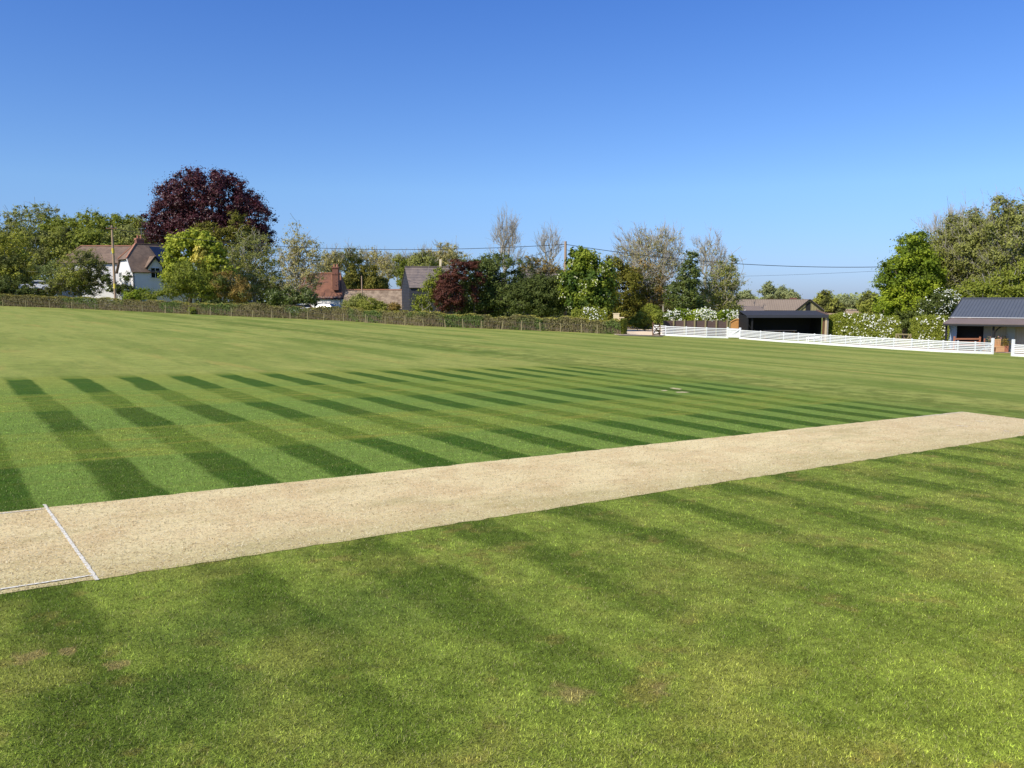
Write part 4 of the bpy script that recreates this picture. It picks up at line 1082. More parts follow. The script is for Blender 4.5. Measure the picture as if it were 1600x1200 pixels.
# ------------------------------------------------------------------ buildings
render_w = simple('white_render', (.78, .76, .74), .85, .06, 1.2)
tile_brown = banded('brown_tiles', lin(138, 116, 98), (0, 0, 1), .16, .7, .26, 1.0, second=lin(108, 92, 80))
tile_red = banded('red_tiles', lin(144, 100, 80), (0, 0, 1), .15, .7, .28, 1.2, second=lin(110, 78, 64))
tile_mossy = banded('mossy_tiles', lin(166, 146, 122), (0, 0, 1), .2, .75, .32, 1.6, second=lin(120, 102, 84))
tile_slate = banded('slate_tiles', lin(104, 96, 94), (0, 0, 1), .36, .6, .3, .9, second=lin(136, 122, 112))
brick_m = banded('red_brick', lin(142, 98, 84), (0, 0, 1), .075, .8, .2, 3)
ridge_m = simple('ridge_tiles', lin(172, 122, 98), .85, .2, 3)
glass_d = simple('dark_glass', (.012, .016, .018), .12, .1, 2, spec=.6)
frame_w = simple('window_frame_paint', (.75, .75, .73), .5, .04, 4)
fascia_b = simple('black_fascia', (.02, .02, .022), .6, .1, 3)
solar_m = banded('solar_glass', (.018, .028, .06), (1, 0, 0), .9, .5, .1, 1, rough=.2, spec=.6, width=.05)
def window_part(root, c, e, w, h, nrm, panes=2):
    """window centred at c in a wall running along e with outward normal nrm"""
    e = np.array(e, float); nrm = np.array(nrm, float); c = np.array(c, float); z = np.array([0, 0, 1.])
    g = MB(); g.beam(c - e * w / 2 + nrm * .02, c + e * w / 2 + nrm * .02, .04, h)
    fr0 = MB()
    for sgn in (-1, 1):
        fr0.beam(c + sgn * z * (h / 2 + .03) - e * (w / 2 + .06) + nrm * .05, c + sgn * z * (h / 2 + .03) + e * (w / 2 + .06) + nrm * .05, .08, .06)
    for k_ in range(panes + 1):
        q = c - e * w / 2 + e * w * k_ / panes + nrm * .05
        fr0.beam(q - z * h / 2, q + z * h / 2, .06, .06, up=tuple(nrm))
    wo = g.build('window', glass_d, root)
    fr0.build('frame', frame_w, wo)
    return wo

# left cottage -----------------------------------------------------
cA = gx(210, 124)
cot = thing('white_cottage', cA, 'white rendered cottage with brown tiled half hipped roof behind the left telegraph pole', 'house')
a45 = math.radians(44); X1 = np.array([math.cos(a45), math.sin(a45), 0]); X2 = np.array([-math.sin(a45), math.cos(a45), 0]); Zv = np.array([0, 0, 1.])
Wd, Ln = 6.4, 9.4; rEnd = 6.6
zE = zat(421, 124) - cA[2]; zH = zat(404.5, 126) - cA[2]; zR = zat(381, 127) - cA[2]
def cp(a, b, z): return cA + X1 * a + X2 * b + Zv * z
fh = (zH - zE) / (zR - zE) * Wd / 2
# gable end with clipped top, long walls
mb = MB()
mb.slab([cp(0, 0, -.6), cp(0, 0, zE), cp(0, fh, zH), cp(0, Wd - fh, zH), cp(0, Wd, zE), cp(0, Wd, -.6)], .25)
mb.slab([cp(.0, 0, -.6), cp(Ln, 0, -.6), cp(Ln, 0, zE), cp(.0, 0, zE)], .25)
mb.slab([cp(0, Wd, -.6), cp(0, Wd, zE), cp(Ln, Wd, zE), cp(Ln, Wd, -.6)], .25)
mb.slab([cp(Ln, 0, -.6), cp(Ln, Wd, -.6), cp(Ln, Wd, zE), cp(Ln, 0, zE)], .25)
mb.build('walls', render_w, cot)
ov = .35; sl = (zR - zE) / (Wd / 2)
hipin = 1.7
mb = MB()
def rp(a, b, z): return cp(a, b, z + .06)
mb.slab([rp(-.3, -ov, zE - ov * sl), rp(Ln + .3, -ov, zE - ov * sl), rp(rEnd, Wd / 2, zR), rp(hipin, Wd / 2, zR), rp(-.3, fh, zH)], .16)
mb.slab([rp(Ln + .3, Wd + ov, zE - ov * sl), rp(-.3, Wd + ov, zE - ov * sl), rp(-.3, Wd - fh, zH), rp(hipin, Wd / 2, zR), rp(rEnd, Wd / 2, zR)], .16)
mb.slab([rp(Ln + .3, -ov, zE - ov * sl), rp(Ln + .3, Wd + ov, zE - ov * sl), rp(rEnd, Wd / 2, zR)], .16)
mb.slab([rp(-.42, fh - .1, zH - .12), rp(hipin, Wd / 2, zR + .01), rp(-.42, Wd - fh + .1, zH - .12)], .14)
rf = mb.build('roof', tile_brown, cot)
MB().beam(rp(hipin, Wd / 2, zR + .05), rp(rEnd, Wd / 2, zR + .05), .25, .14).beam(rp(rEnd, Wd / 2, zR + .05), rp(Ln + .3, -ov, zE - ov * sl + .05), .2, .12).beam(rp(-.4, fh, zH + .02), rp(hipin, Wd / 2, zR + .06), .2, .12).beam(rp(-.4, Wd - fh, zH + .02), rp(hipin, Wd / 2, zR + .06), .2, .12).build('ridge', ridge_m, rf)
MB().beam(cp(-.34, -ov, zE - ov * sl - .08), cp(-.34, fh, zH - .08), .05, .2).build('bargeboard', frame_w, rf)
# left wing with long ridge
wD = 131
wl_, wr_ = gx(98, wD), gx(196, wD)
wz0 = wl_[2] - .5; wze = zat(411, wD); wzr = zat(384.5, wD + 3)
wx0, wx1 = wl_[0], wr_[0]
MB().box(((wx0 + wx1) / 2, wD + 3, (wz0 + wze) / 2), (wx1 - wx0, 6, wze - wz0)).build('wing_walls', render_w, cot)
rx0 = at(127, 385, wD + 3)[0]
wo_ = .4
mb = MB()
mb.slab([(wx0 - wo_, wD - wo_, wze), (wx1, wD - wo_, wze), (wx1, wD + 3, wzr), (rx0, wD + 3, wzr)], .16)
mb.slab([(wx1, wD + 6 + wo_, wze), (wx0 - wo_, wD + 6 + wo_, wze), (rx0, wD + 3, wzr), (wx1, wD + 3, wzr)], .16)
mb.slab([(wx0 - wo_, wD + 6 + wo_, wze), (wx0 - wo_, wD - wo_, wze), (rx0, wD + 3, wzr)], .16)
wr0 = mb.build('wing_roof', tile_brown, cot)
MB().beam((rx0, wD + 3, wzr + .06), (wx1, wD + 3, wzr + .06), .25, .14).beam((wx0 - wo_, wD - wo_, wze + .05), (rx0, wD + 3, wzr + .06), .2, .12).build('ridge', ridge_m, wr0)
# gabled dormer over the shaded wall
dw = 2.1; dc = 3.3
zs = zE + .55; zdr = zat(401, 126) - cA[2]
mb = MB()
mb.slab([cp(dc - dw / 2, -.06, zE - 1.6), cp(dc + dw / 2, -.06, zE - 1.6), cp(dc + dw / 2, -.06, zs), cp(dc, -.06, zdr - .12), cp(dc - dw / 2, -.06, zs)], .2)
dm = mb.build('dormer', render_w, cot)
mb = MB()
mb.slab([rp(dc - dw / 2 - .35, -.45, zs - .35), rp(dc, -.45, zdr), rp(dc, 2.6, zdr), rp(dc - dw / 2 - .35, 1.6, zs - .35)][::-1], .12)
mb.slab([rp(dc, -.45, zdr), rp(dc + dw / 2 + .35, -.45, zs - .35), rp(dc + dw / 2 + .35, 1.6, zs - .35), rp(dc, 2.6, zdr)][::-1], .12)
mb.build('dormer_roof', tile_brown, dm)
mb = MB(); mb.beam(rp(dc - dw / 2 - .35, -.48, zs - .42), rp(dc, -.48, zdr - .08), .05, .22).beam(rp(dc + dw / 2 + .35, -.48, zs - .42), rp(dc, -.48, zdr - .08), .05, .22)
mb.build('bargeboard', fascia_b, dm)
window_part(dm, cp(dc, -.08, zE - .45), X1, 1.35, 1.45, -X2, 2)
window_part(cot, cp(-.02, Wd - 1.2, zE - 1.0), X2, .9, 1.3, -X1, 2)
window_part(cot, cp(7.6, -.02, zE - 1.2), X1, 1.1, 1.1, -X2, 2)
# solar panels on the far part of the front slope
def slope_pt(a, b, lift): return cp(a, b, zE + sl * b + .06 + lift)
pv = MB(); pv.slab([slope_pt(4.6, .8, .14), slope_pt(7.4, .8, .14), slope_pt(6.3, 2.8, .14), slope_pt(3.6, 2.8, .14)], .05)
pv.build('solar_panel', solar_m, cot)
# chimney
chp = at(218, 381, 130)
mb = MB(); zc0 = zat(388, 130); zc1 = zat(374.5, 130)
mb.box((chp[0], 130, (zc0 - 1 + zc1) / 2), (1.15, .9, zc1 - zc0 + 1), a45)
ch = mb.build('chimney', brick_m, cot)
MB().box((chp[0], 130, zc1 + .08), (1.3, 1.05, .2), a45).build('chimney_cap', ridge_m, ch)
for dx in (-.25, .25): MB().tube([(chp[0] + dx, 130, zc1 + .15), (chp[0] + dx, 130, zc1 + .75)], [.15, .12], 10).build('chimney_pot', ridge_m, ch)
MB().tube([(chp[0] + .35, 130, zc1), (chp[0] + .35, 130, zc1 + 1.9)], [.02, .02], 5).box((chp[0] + .35, 130, zc1 + 1.75), (.9, .02, .02)).build('aerial', steel, ch)

# red roofed cottage ----------------------------------------------
D = 124
g0 = gx(512, D); redc = thing('red_roofed_cottage', g0, 'white cottage with steep red tiled roof and tall brick chimney in the middle left', 'house')
x0, x1 = at(480, 470, D)[0], at(534, 470, D)[0]
z0 = g0[2] - .6; ze = zat(464, D); zr = zat(427, D + 3); dep = 6.0
MB().box(((x0 + x1) / 2, D + dep / 2, (z0 + ze) / 2), (x1 - x0, dep, ze - z0)).build('walls', render_w, redc)
ri = m(7, D); rl = at(470, 427, D)[0]
mb = MB(); o_ = .14
mb.slab([(x0 - 1.6, D - o_, ze - .2), (x1 + o_, D - o_, ze - .2), (x1 - ri, D + dep / 2, zr), (x0 - 1.6, D + dep / 2, zr)], .18)
mb.slab([(x1 + o_, D - o_, ze - .2), (x1 + o_, D + dep + o_, ze - .2), (x1 - ri, D + dep / 2, zr)], .18)
mb.slab([(x1 + o_, D + dep + o_, ze - .2), (x0 - 1.6, D + dep + o_, ze - .2), (x0 - 1.6, D + dep / 2, zr), (x1 - ri, D + dep / 2, zr)], .18)
rf = mb.build('roof', tile_red, redc)
MB().beam((x0 - 1.6, D + dep / 2, zr + .05), (x1 - ri, D + dep / 2, zr + .05), .25, .14).build('ridge', ridge_m, rf)
MB().box(((x0 + x1) / 2, D - o_ - .02, ze - .28), (x1 - x0 + .8, .06, .2)).build('gutter', fascia_b, rf)
cx_ = at(523.5, 440, D)[0]; cw = m(9, D)
zt = zat(419, D)
mb = MB(); mb.box((cx_, D + .75, (zat(448, D) + zt) / 2 - .2), (cw, 1.1, zt - zat(448, D) + .6))
ch = mb.build('chimney', brick_m, redc)
mb = MB(); mb.box((cx_, D + .75, zat(428, D)), (cw + .16, 1.26, .18)).box((cx_, D + .75, zt + .1), (cw + .2, 1.3, .22)); mb.build('chimney_cap', brick_m, ch)
for dx in (-.22, .22): MB().tube([(cx_ + dx, D + .75, zt + .2), (cx_ + dx, D + .75, zt + .65)], [.14, .11], 10).build('chimney_pot', ridge_m, ch)
MB().box((cx_ - cw / 2 - .09, D + .5, (zat(447, D) + zat(427, D)) / 2), (.12, .5, zat(427, D) - zat(447, D))).build('flashing', ridge_m, ch)
MB().tube([(x1 - .12, D - .1, z0 + .3), (x1 - .12, D - .1, ze - .3)], [.05, .05], 8).build('drainpipe', fascia_b, redc)
window_part(redc, ((x0 + 1.6), D - .01, ze - 1.5), (1, 0, 0), 1.1, 1.1, (0, -1, 0), 2)

# long low outbuilding --------------------------------------------
D = 118
g0 = gx(585, D); lo_ = thing('long_outbuilding', g0, 'long low outbuilding with mossy pale tiled roof left of the black barn', 'building')
x0, x1 = at(534.5, 470, D)[0], at(636, 470, D)[0]
ze, zr = zat(483, D - .5), zat(453, D + 2.6)
MB().box(((x0 + x1) / 2, D + 2.6, (g0[2] - .6 + ze) / 2), (x1 - x0, 5, ze - g0[2] + .6)).build('walls', render_w, lo_)
mb = MB()
mb.slab([(x0, D - .5, ze), (x1, D - .5, ze), (x1, D + 2.6, zr), (x0, D + 2.6, zr)], .15)
mb.slab([(x1, D + 5.7, ze), (x0, D + 5.7, ze), (x0, D + 2.6, zr), (x1, D + 2.6, zr)], .15)
rf = mb.build('roof', tile_mossy, lo_)
MB().beam((x0, D + 2.6, zr + .05), (x1, D + 2.6, zr + .05), .28, .14).build('ridge', ridge_m, rf)
MB().box(((x0 + x1) / 2, D - .55, ze - .1), (x1 - x0, .08, .16)).build('fascia', fascia_b, rf)

# black weatherboarded barn ---------------------------------------
def boards(mb, x0, x1, y, z0, z1, n_, hgt=.2):
    """overlapping boards on a wall facing -y"""
    k_ = int((z1 - z0) / hgt)
    for i in range(k_):
        zz = z0 + i * hgt
        mb.add([(x0, y - .05, zz), (x1, y - .05, zz), (x1, y - .015, zz + hgt + .02), (x0, y - .015, zz + hgt + .02)], [(0, 1, 2, 3)])
black_w = simple('tarred_boards', (.040, .042, .050), .6, .35, 1.5, .2)
D = 106
bA = gx(641, D)
barn = thing('black_barn', bA, 'tall black weatherboarded barn with pale slate grey roof', 'barn')
yawb = math.radians(8)
BX1 = np.array([math.cos(yawb), math.sin(yawb), 0]); BX2 = np.array([-math.sin(yawb) * 1.0, math.cos(yawb), 0])
dl = 5.2
zE = zat(447, D) - bA[2]; zR = zat(418, D + 2.6) - bA[2]; LB = 5.5
def bp(a, b, z): return bA + BX1 * a + BX2 * b + Zv * z
# the gable end turns slightly towards the camera on the left
shx = -m(12, D)
def bq(a, b, z): return bA + BX1 * (a + shx * b / dl) + BX2 * b + Zv * z
mb = MB()
mb.slab([bq(0, 0, -.6), bq(0, 0, zE), bq(0, dl / 2, zR), bq(0, dl, zE), bq(0, dl, -.6)], .12)
mb.slab([bq(0, 0, -.6), bq(LB, 0, -.6), bq(LB, 0, zE), bq(0, 0, zE)], .12)
mb.slab([bq(0, dl, -.6), bq(0, dl, zE), bq(LB, dl, zE), bq(LB, dl, -.6)], .12)
mb.slab([bq(LB, 0, -.6), bq(LB, dl, -.6), bq(LB, dl, zE), bq(LB, dl / 2, zR), bq(LB, 0, zE)], .12)
mb.build('walls', black_w, barn)
mb = MB()
for i in range(int((zE + .4) / .2)):
    z_ = -.4 + i * .2
    mb.add([bq(0, 0, z_) - BX2 * .06, bq(LB, 0, z_) - BX2 * .06, bq(LB, 0, z_ + .21) - BX2 * .015, bq(0, 0, z_ + .21) - BX2 * .015], [(0, 1, 2, 3)])
for i in range(int((zR + .3) / .2)):
    z_ = -.4 + i * .2
    f0 = 0 if z_ < zE - .2 else (z_ + .2 - zE) / (zR - zE) * dl / 2
    if f0 > dl / 2 - .1: break
    mb.add([bq(-.06, f0, z_), bq(-.015, f0, z_ + .21), bq(-.015, dl - f0, z_ + .21), bq(-.06, dl - f0, z_)], [(0, 1, 2, 3)])
mb.build('weatherboards', black_w, barn)
mb = MB(); o_ = .3; slb = (zR - zE) / (dl / 2)
mb.slab([bq(-.12, -o_, zE - o_ * slb + .08), bq(LB + .2, -o_, zE - o_ * slb + .08), bq(LB + .2, dl / 2, zR + .08), bq(-.12, dl / 2, zR + .08)], .12)
mb.slab([bq(LB + .2, dl + o_, zE - o_ * slb + .08), bq(-.12, dl + o_, zE - o_ * slb + .08), bq(-.12, dl / 2, zR + .08), bq(LB + .2, dl / 2, zR + .08)], .12)
rf = mb.build('roof', tile_slate, barn)
MB().beam(bq(-.12, dl / 2, zR + .13), bq(LB + .2, dl / 2, zR + .13), .25, .12).build('ridge', tile_slate, rf)
MB().slab([bq(1.0, -.07, zE - .75), bq(4.2, -.07, zE - .75), bq(4.2, -.07, zE - .12), bq(1.0, -.07, zE - .12)], .03).build('eave_shadow_strip', fascia_b, barn)  # dark slab below the eave, standing in for the shadow it casts
MB().box(bq(4.6, dl / 2, zR + .5), (.3, .3, 1.2)).build('flue', stone, barn)

# dark roof behind the bushes
D = 122
g0 = gx(840, D); db = thing('dark_roofed_barn', g0, 'low barn whose grey roof just shows between the middle bushes', 'barn')
x0, x1 = at(812, 430, D)[0], at(872, 430, D)[0]; ze = zat(436, D); zr = zat(420, D + 3)
MB().box(((x0 + x1) / 2, D + 3, (g0[2] - .5 + ze) / 2), (x1 - x0, 6, ze - g0[2] + .5)).build('walls', black_w, db)
mb = MB(); mb.slab([(x0 - .2, D - .3, ze - .1), (x1 + .2, D - .3, ze - .1), (x1 + .2, D + 3, zr), (x0 - .2, D + 3, zr)], .12)
mb.slab([(x1 + .2, D + 6.3, ze - .1), (x0 - .2, D + 6.3, ze - .1), (x0 - .2, D + 3, zr), (x1 + .2, D + 3, zr)], .12)
mb.slab([(x0, D, ze), (x0, D + 3, zr - .1), (x0, D + 6, ze)], .1); mb.slab([(x1, D, ze), (x1, D + 6, ze), (x1, D + 3, zr - .1)], .1)
mb.build('roof', tile_slate, db)

# corrugated barn -------------------------------------------------
D = 128
g0 = gx(1215, D); cb = thing('corrugated_barn', g0, 'wide barn with brown grey corrugated roof and boarded gable behind the black shed', 'barn')
corr = banded('corrugated_sheet', lin(136, 122, 110), (1, 0, 0), .3, .8, .12, .5, width=.3)
gab = banded('gable_boards', lin(160, 150, 112), (1, 0, 0), .45, .5, .15, 1, width=.15)
pk = at(1264, 467.5, D); yl = zat(482.5, D)
xg0, xg1 = at(1246, 483, D)[0], at(1282, 483, D)[0]; xm = pk[0]
Lb = 24.0; dirb = np.array([-.86, .51, 0])
def cbq(x, k_, z): return np.array([x, D, z]) + dirb * k_
zb = g0[2] - .6
mb = MB(); mb.slab([(xg0, D, zb), (xg1, D, zb), (xg1, D, yl), (xm, D, pk[2] - .1), (xg0, D, yl)], .15); mb.build('gable_wall', gab, cb)
MB().slab([cbq(xg0, 0, zb), cbq(xg0, 0, yl), cbq(xg0, Lb, yl), cbq(xg0, Lb, zb)], .15).slab([cbq(xg1, .2, zb), cbq(xg1, Lb, zb), cbq(xg1, Lb, yl), cbq(xg1, .2, yl)], .15).build('side_walls', black_w, cb)
mb = MB(); zs_ = .28
for (xa, xb, za, zb_) in ((xg0 - .4, xm, yl - .25, pk[2]), (xm, xg1 + .4, pk[2], yl - .25)):
    mb.slab([cbq(xa, -.3, za), cbq(xb, -.3, zb_), cbq(xb, Lb, zb_), cbq(xa, Lb, za)], .1)
rf = mb.build('roof', corr, cb)
MB().slab([(xg0 + 1.3, D - .05, yl - 1.0), (xg0 + 2.0, D - .05, yl - 1.0), (xg0 + 2.0, D - .05, pk[2] - .35), (xg0 + 1.3, D - .05, pk[2] - .75)], .04).build('loft_door', fascia_b, cb)
MB().beam((xg0 - .4, D - .34, yl - .3), (xm, D - .34, pk[2] - .05), .06, .16).beam((xg1 + .4, D - .34, yl - .3), (xm, D - .34, pk[2] - .05), .06, .16).build('bargeboard', fascia_b, rf)
MB().box((at(1258, 466, D)[0] - 1, D + 2.5, pk[2] + .1), (1.0, .5, .3)).build('ridge_vent', brick_m, rf)
# low front lean-to of that barn
lx0, lx1 = at(1160, 487, 122)[0], at(1196, 487, 122)[0]
MB().slab([(lx0, 121, zat(489, 121)), (lx1, 121, zat(489, 121)), (lx1, 125, zat(478, 125)), (lx0 - 1, 125, zat(478, 125))], .1).build('lean_to_roof', corr, cb)
MB().box(((lx0 + lx1) / 2, 121.3, (zat(490, 121) + g0[2]) / 2), (lx1 - lx0, .2, zat(490, 121) - g0[2])).build('lean_to_wall', brick_m, cb)

# black open fronted shed -----------------------------------------
D = 77.5
g0 = gx(1228, D); sh = thing('open_shed', g0, 'black open fronted shed with low dark felt roof behind the white fence', 'shed')
x0, x1 = at(1169, 500, D)[0], at(1287, 500, D)[0]; zb = g0[2] - .4
ze = zat(492.5, D); zt = zat(486.0, D + 3.4); dep = 3.2
felt = simple('roof_felt', (.050, .053, .064), .9, .15, 2, spec=.1)
black_i = simple('black_timber', (.013, .013, .014), .75, .2, 2)
plate = simple('timber_grey', lin(150, 146, 140), .8, .2, 4)
mb = MB()
mb.box(((x0 + x1) / 2, D + dep, (zb + zt) / 2), (x1 - x0, .08, zt - zb))
mb.box((x0, D + dep / 2, (zb + ze) / 2), (.08, dep, ze - zb)).box((x1, D + dep / 2 + .3, (zb + ze) / 2), (.08, dep - .6, ze - zb))
mb.build('walls', black_i, sh)
mb = MB(); mb.slab([(x0 - .25, D - .35, ze), (x1 + .3, D - .35, ze), (x1 + .55, D + dep + .3, zt + .05), (x0 + .1, D + dep + .3, zt + .05)], .07)
rf = mb.build('roof', felt, sh)
MB().box(((x0 + x1) / 2 + .02, D - .38, ze - .10), (x1 - x0 + .55, .05, .26)).build('fascia', felt, rf)
MB().beam((x1 + .32, D - .36, ze + .05), (x1 + .55, D + dep + .3, zt + .1), .06, .14).build('verge', simple('brown_verge', lin(120, 96, 84), .8, .2, 4), rf)
for xx_ in (x0 + .35, x1 - .05):
    MB().box((xx_, D - .1, (zb + ze) / 2), (.14, .14, ze - zb - .1)).build('post', black_i if xx_ < x1 - 1 else wd_brown, sh)
MB().box((x1 + .16, D - .12, (zb + ze) / 2), (.16, .2, ze - zb - .15)).build('corner_board', simple('pale_timber', lin(206, 184, 150), .8, .1, 4), sh)
MB().box((x1 + .33, D - .08, (zb + ze) / 2 - .1), (.12, .2, ze - zb - .4)).build('downpipe', plate, sh)
a = gx(1219, D + 1.0); 
bn_ = thing('plank_bench', a, 'long pale plank bench inside the black open shed', 'bench')
zz = zat(516.5, D + 1); xa, xb = at(1192, 516, D + 1)[0], at(1244, 516, D + 1)[0]
MB().box(((xa + xb) / 2, D + 1, zz), (xb - xa, .35, .06)).build('seat', simple('pink_plank', lin(190, 160, 150), .8, .1, 4), bn_)
for xx_ in (xa + .2, (xa + xb) / 2, xb - .2): MB().box((xx_, D + 1, (zz + a[2]) / 2), (.08, .3, zz - a[2] - .06)).build('leg', wd_brown, bn_)

# white slatted bench behind the fence
a = gx(1272, 71.2)
wb = thing('slatted_bench', a, 'white slatted bench close behind the white fence in front of the shed corner', 'bench')
bw = m(21, 71.2)
tpz = zat(527, 71.2)
mb = MB()
mb.box((a[0], 71.2, tpz), (bw, .05, .08)).box((a[0], 71.2, a[2] + .45), (bw, .05, .06)); mb.build('back_rails', white_p, wb)
mb = MB()
for i in range(13): mb.box((a[0] - bw / 2 + bw * (i + .5) / 13, 71.2, (tpz + a[2] + .45) / 2), (.04, .03, tpz - a[2] - .45))
mb.build('back_slats', white_p, wb)
MB().box((a[0], 70.95, a[2] + .43), (bw, .45, .04)).build('seat', white_p, wb)
for sx_ in (-1, 1):
    for dy in (-.42, 0): MB().box((a[0] + sx_ * (bw / 2 - .03), 71.2 + dy, a[2] + (.3 if dy else (tpz - a[2]) / 2)), (.06, .06, .6 if dy else tpz - a[2])).build('leg', white_p, wb)

# pavilion ---------------------------------------------------------
A1 = np.array([.776, -.631, 0]); A2 = np.array([.631, .776, 0])
P0 = at(1473, 505, 66.0)
g0 = P0.copy(); g0[2] = float(gz(P0[0], P0[1]))
pav = thing('pavilion', g0, 'pavilion with blue grey ribbed roof and deep brown eaves at the right edge', 'building')
zb = g0[2] - .7
def pq(s_, t_, z): q = P0 + A1 * s_ + A2 * t_; return np.array([q[0], q[1], z])
def s_at(x, t_):
    k_ = (x - 800) / F_PX
    return (k_ * (P0[1] + A2[1] * t_) - P0[0] - A2[0] * t_) / (A1[0] - k_ * A1[1])
LP = 15.0; TB, TR_ = 1.5, 6.0
zEv = P0[2]; zBr = zat(496, pq(0, TB, 0)[1]); zRg = zat(467, pq(0, TR_, 0)[1])
metal = simple('blue_grey_roof', lin(90, 95, 102), .6, .12, 1.2, spec=.25)
vs, fs = [], []; nrib = 60; s0 = .25
for k_ in range(nrib * 6 + 1):
    f0 = k_ / (nrib * 6); lift = .05 * (max(0, math.cos(k_ / 6 * 2 * math.pi)) ** 2)
    for (tt_, za) in ((TB, zBr), (TR_, zRg)):
        vs.append(pq(s0 + f0 * (LP - s0), tt_, za) + (-A2 * .5 + [0, 0, .85]) * lift)
for k_ in range(nrib * 6): fs.append((2 * k_, 2 * k_ + 2, 2 * k_ + 3, 2 * k_ + 1))
mb = MB(); mb.add(vs, fs); rf = mb.build('roof', metal, pav)
mb = MB(); mb.slab([pq(LP, 2 * TR_ - TB, zBr), pq(s0, 2 * TR_ - TB, zBr), pq(s0, TR_, zRg), pq(LP, TR_, zRg)], .08); mb.build('rear_slope', metal, rf)
MB().beam(pq(s0 - .05, TR_, zRg + .06), pq(LP, TR_, zRg + .06), .22, .12).build('ridge', simple('dark_ridge', (.06, .065, .08), .5), rf)
MB().beam(pq(s0 - .04, TB, zBr - .02), pq(s0 - .04, TR_, zRg - .02), .06, .16).build('verge', fascia_b, rf)
eave_m = simple('eave_felt', lin(118, 104, 98), .8, .15, 1.0)
mb = MB(); mb.slab([pq(0, 0, zEv), pq(LP, 0, zEv), pq(LP, TB + .03, zBr - .03), pq(.3, TB + .03, zBr - .03)], .07); mb.build('eaves', eave_m, rf)
MB().beam(pq(s0, TB - .04, zBr + .02), pq(LP, TB - .04, zBr + .02), .08, .05).build('drip_edge', simple('zinc', (.55, .55, .55), .4, .1, 4), rf)
MB().beam(pq(0, .03, zEv - .12), pq(LP, .03, zEv - .12), .06, .13).build('gutter', fascia_b, rf)
MB().slab([pq(.1, .1, zEv - .06), pq(LP, .1, zEv - .06), pq(LP, 2.6, zEv - .06), pq(.1, 2.6, zEv - .06)], .04).build('soffit', black_i, rf)
wall_m = banded('cream_boards', lin(168, 160, 142), tuple(A1), .18, .7, .1, 1.5, width=.08)
blue_p = banded('blue_grey_boards', lin(150, 168, 190), tuple(A1), .12, .8, .06, 2, width=.1)
zt_ = zEv - .02; TW = 2.0
def wall(xa, xb, mat, nm, z0_=None, z1_=None, dt=0.0):
    a0, a1 = s_at(xa, TW + dt), s_at(xb, TW + dt); z0_ = zb if z0_ is None else z0_; z1_ = zt_ if z1_ is None else z1_
    p_, q_ = pq(a0, TW + dt, (z0_ + z1_) / 2), pq(a1, TW + dt, (z0_ + z1_) / 2)
    return MB().beam(p_, q_, .12, z1_ - z0_).build(nm, mat, pav)
wall(1482, 1494, blue_p, 'side_panel')
wall(1494, 1536, black_i, 'recess_back', dt=1.0)
wall(1536, 1548, simple('grey_panel', lin(142, 142, 138), .8, .1, 3), 'side_panel')  # plain grey of the panel itself
wall(1548, 1740, wall_m, 'front_wall')
wall(1572, 1585, simple('door_grey', lin(150, 156, 152), .7, .1, 3), 'door', zb, zb + 2.6, -.1)
sA, sB = s_at(1484, 3.2), LP - .3
MB().slab([pq(sA, 3.2, zb), pq(sA, 3.2, zt_), pq(sA, TR_, zRg - .15), pq(sA, 9.6, zt_ + .3), pq(sA, 9.6, zb)], .12).build('end_wall', wall_m, pav)
MB().slab([pq(sA, 9.6, zb), pq(sB, 9.6, zb), pq(sB, 9.6, zt_ + .3), pq(sA, 9.6, zt_ + .3)], .12).build('rear_wall', wall_m, pav)
for xx_ in (1477.5, 1551, 1640):
    sp_ = s_at(xx_, .45); q = pq(sp_, .45, (zb + zEv) / 2 - .06)
    MB().box(q, (.14, .14, zEv - zb - .14), math.atan2(A1[1], A1[0])).build('veranda_post', black_i, pav)
    if xx_ > 1500:
        arc = [pq(sp_ + .06 + .75 * (1 - math.cos(t_)), .45, zEv - 1.0 + .85 * math.sin(t_)) for t_ in np.linspace(0, math.pi / 2, 7)]
        MB().tube(arc, [.05] * 7, 6).build('curved_brace', black_i, pav)
rail_m = simple('orange_timber', lin(168, 112, 84), .7, .15, 4)
a = gx(1514, 65.2)
tb = thing('picnic_table', a, 'orange brown wooden bench with high posts under the pavilion veranda', 'bench')
bw = m(40, 65.2); tz = zat(529.5, 65.2)
MB().box((a[0], 65.2, tz), (bw, .08, .12)).box((a[0], 65.2, tz - .25), (bw, .05, .1)).build('back_rail', rail_m, tb)
MB().box((a[0], 65.0, a[2] + .45), (bw, .5, .06)).build('seat', rail_m, tb)
for sx_ in (-1, 1):
    MB().box((a[0] + sx_ * bw / 2, 65.2, (tz + .2 + a[2]) / 2), (.1, .1, tz + .2 - a[2])).build('post', rail_m, tb)
    MB().box((a[0] + sx_ * (bw / 2 + .2), 64.9, (tz - a[2] + .05) / 2 + a[2]), (.07, .07, tz - a[2] + .05)).build('arm', rail_m, tb)
a = gx(1564, 63.5)
ch_ = thing('wooden_chair', a, 'bright orange wooden chair seen through the fence opening at the pavilion', 'chair')
bright = simple('bright_timber', lin(204, 158, 112), .7, .12, 5)
MB().box(a + [0, 0, .44], (.62, .5, .08)).build('seat', bright, ch_)
mb = MB()
for k_ in range(5): mb.box(a + np.array([-.24 + .12 * k_, .24, .72]), (.08, .04, .5))
mb.box(a + [0, .24, .98], (.6, .05, .08)); mb.build('backrest', bright, ch_)
for sx_ in (-1, 1):
    for sy in (-1, 1): MB().box(a + np.array([sx_ * .27, sy * .2, .2]), (.07, .07, .4)).build('leg', bright, ch_)
MB().box(a + [0, -.27, .22], (.6, .03, .34)).build('front_panel', bright, ch_)
a = gx(1557, 64.4)
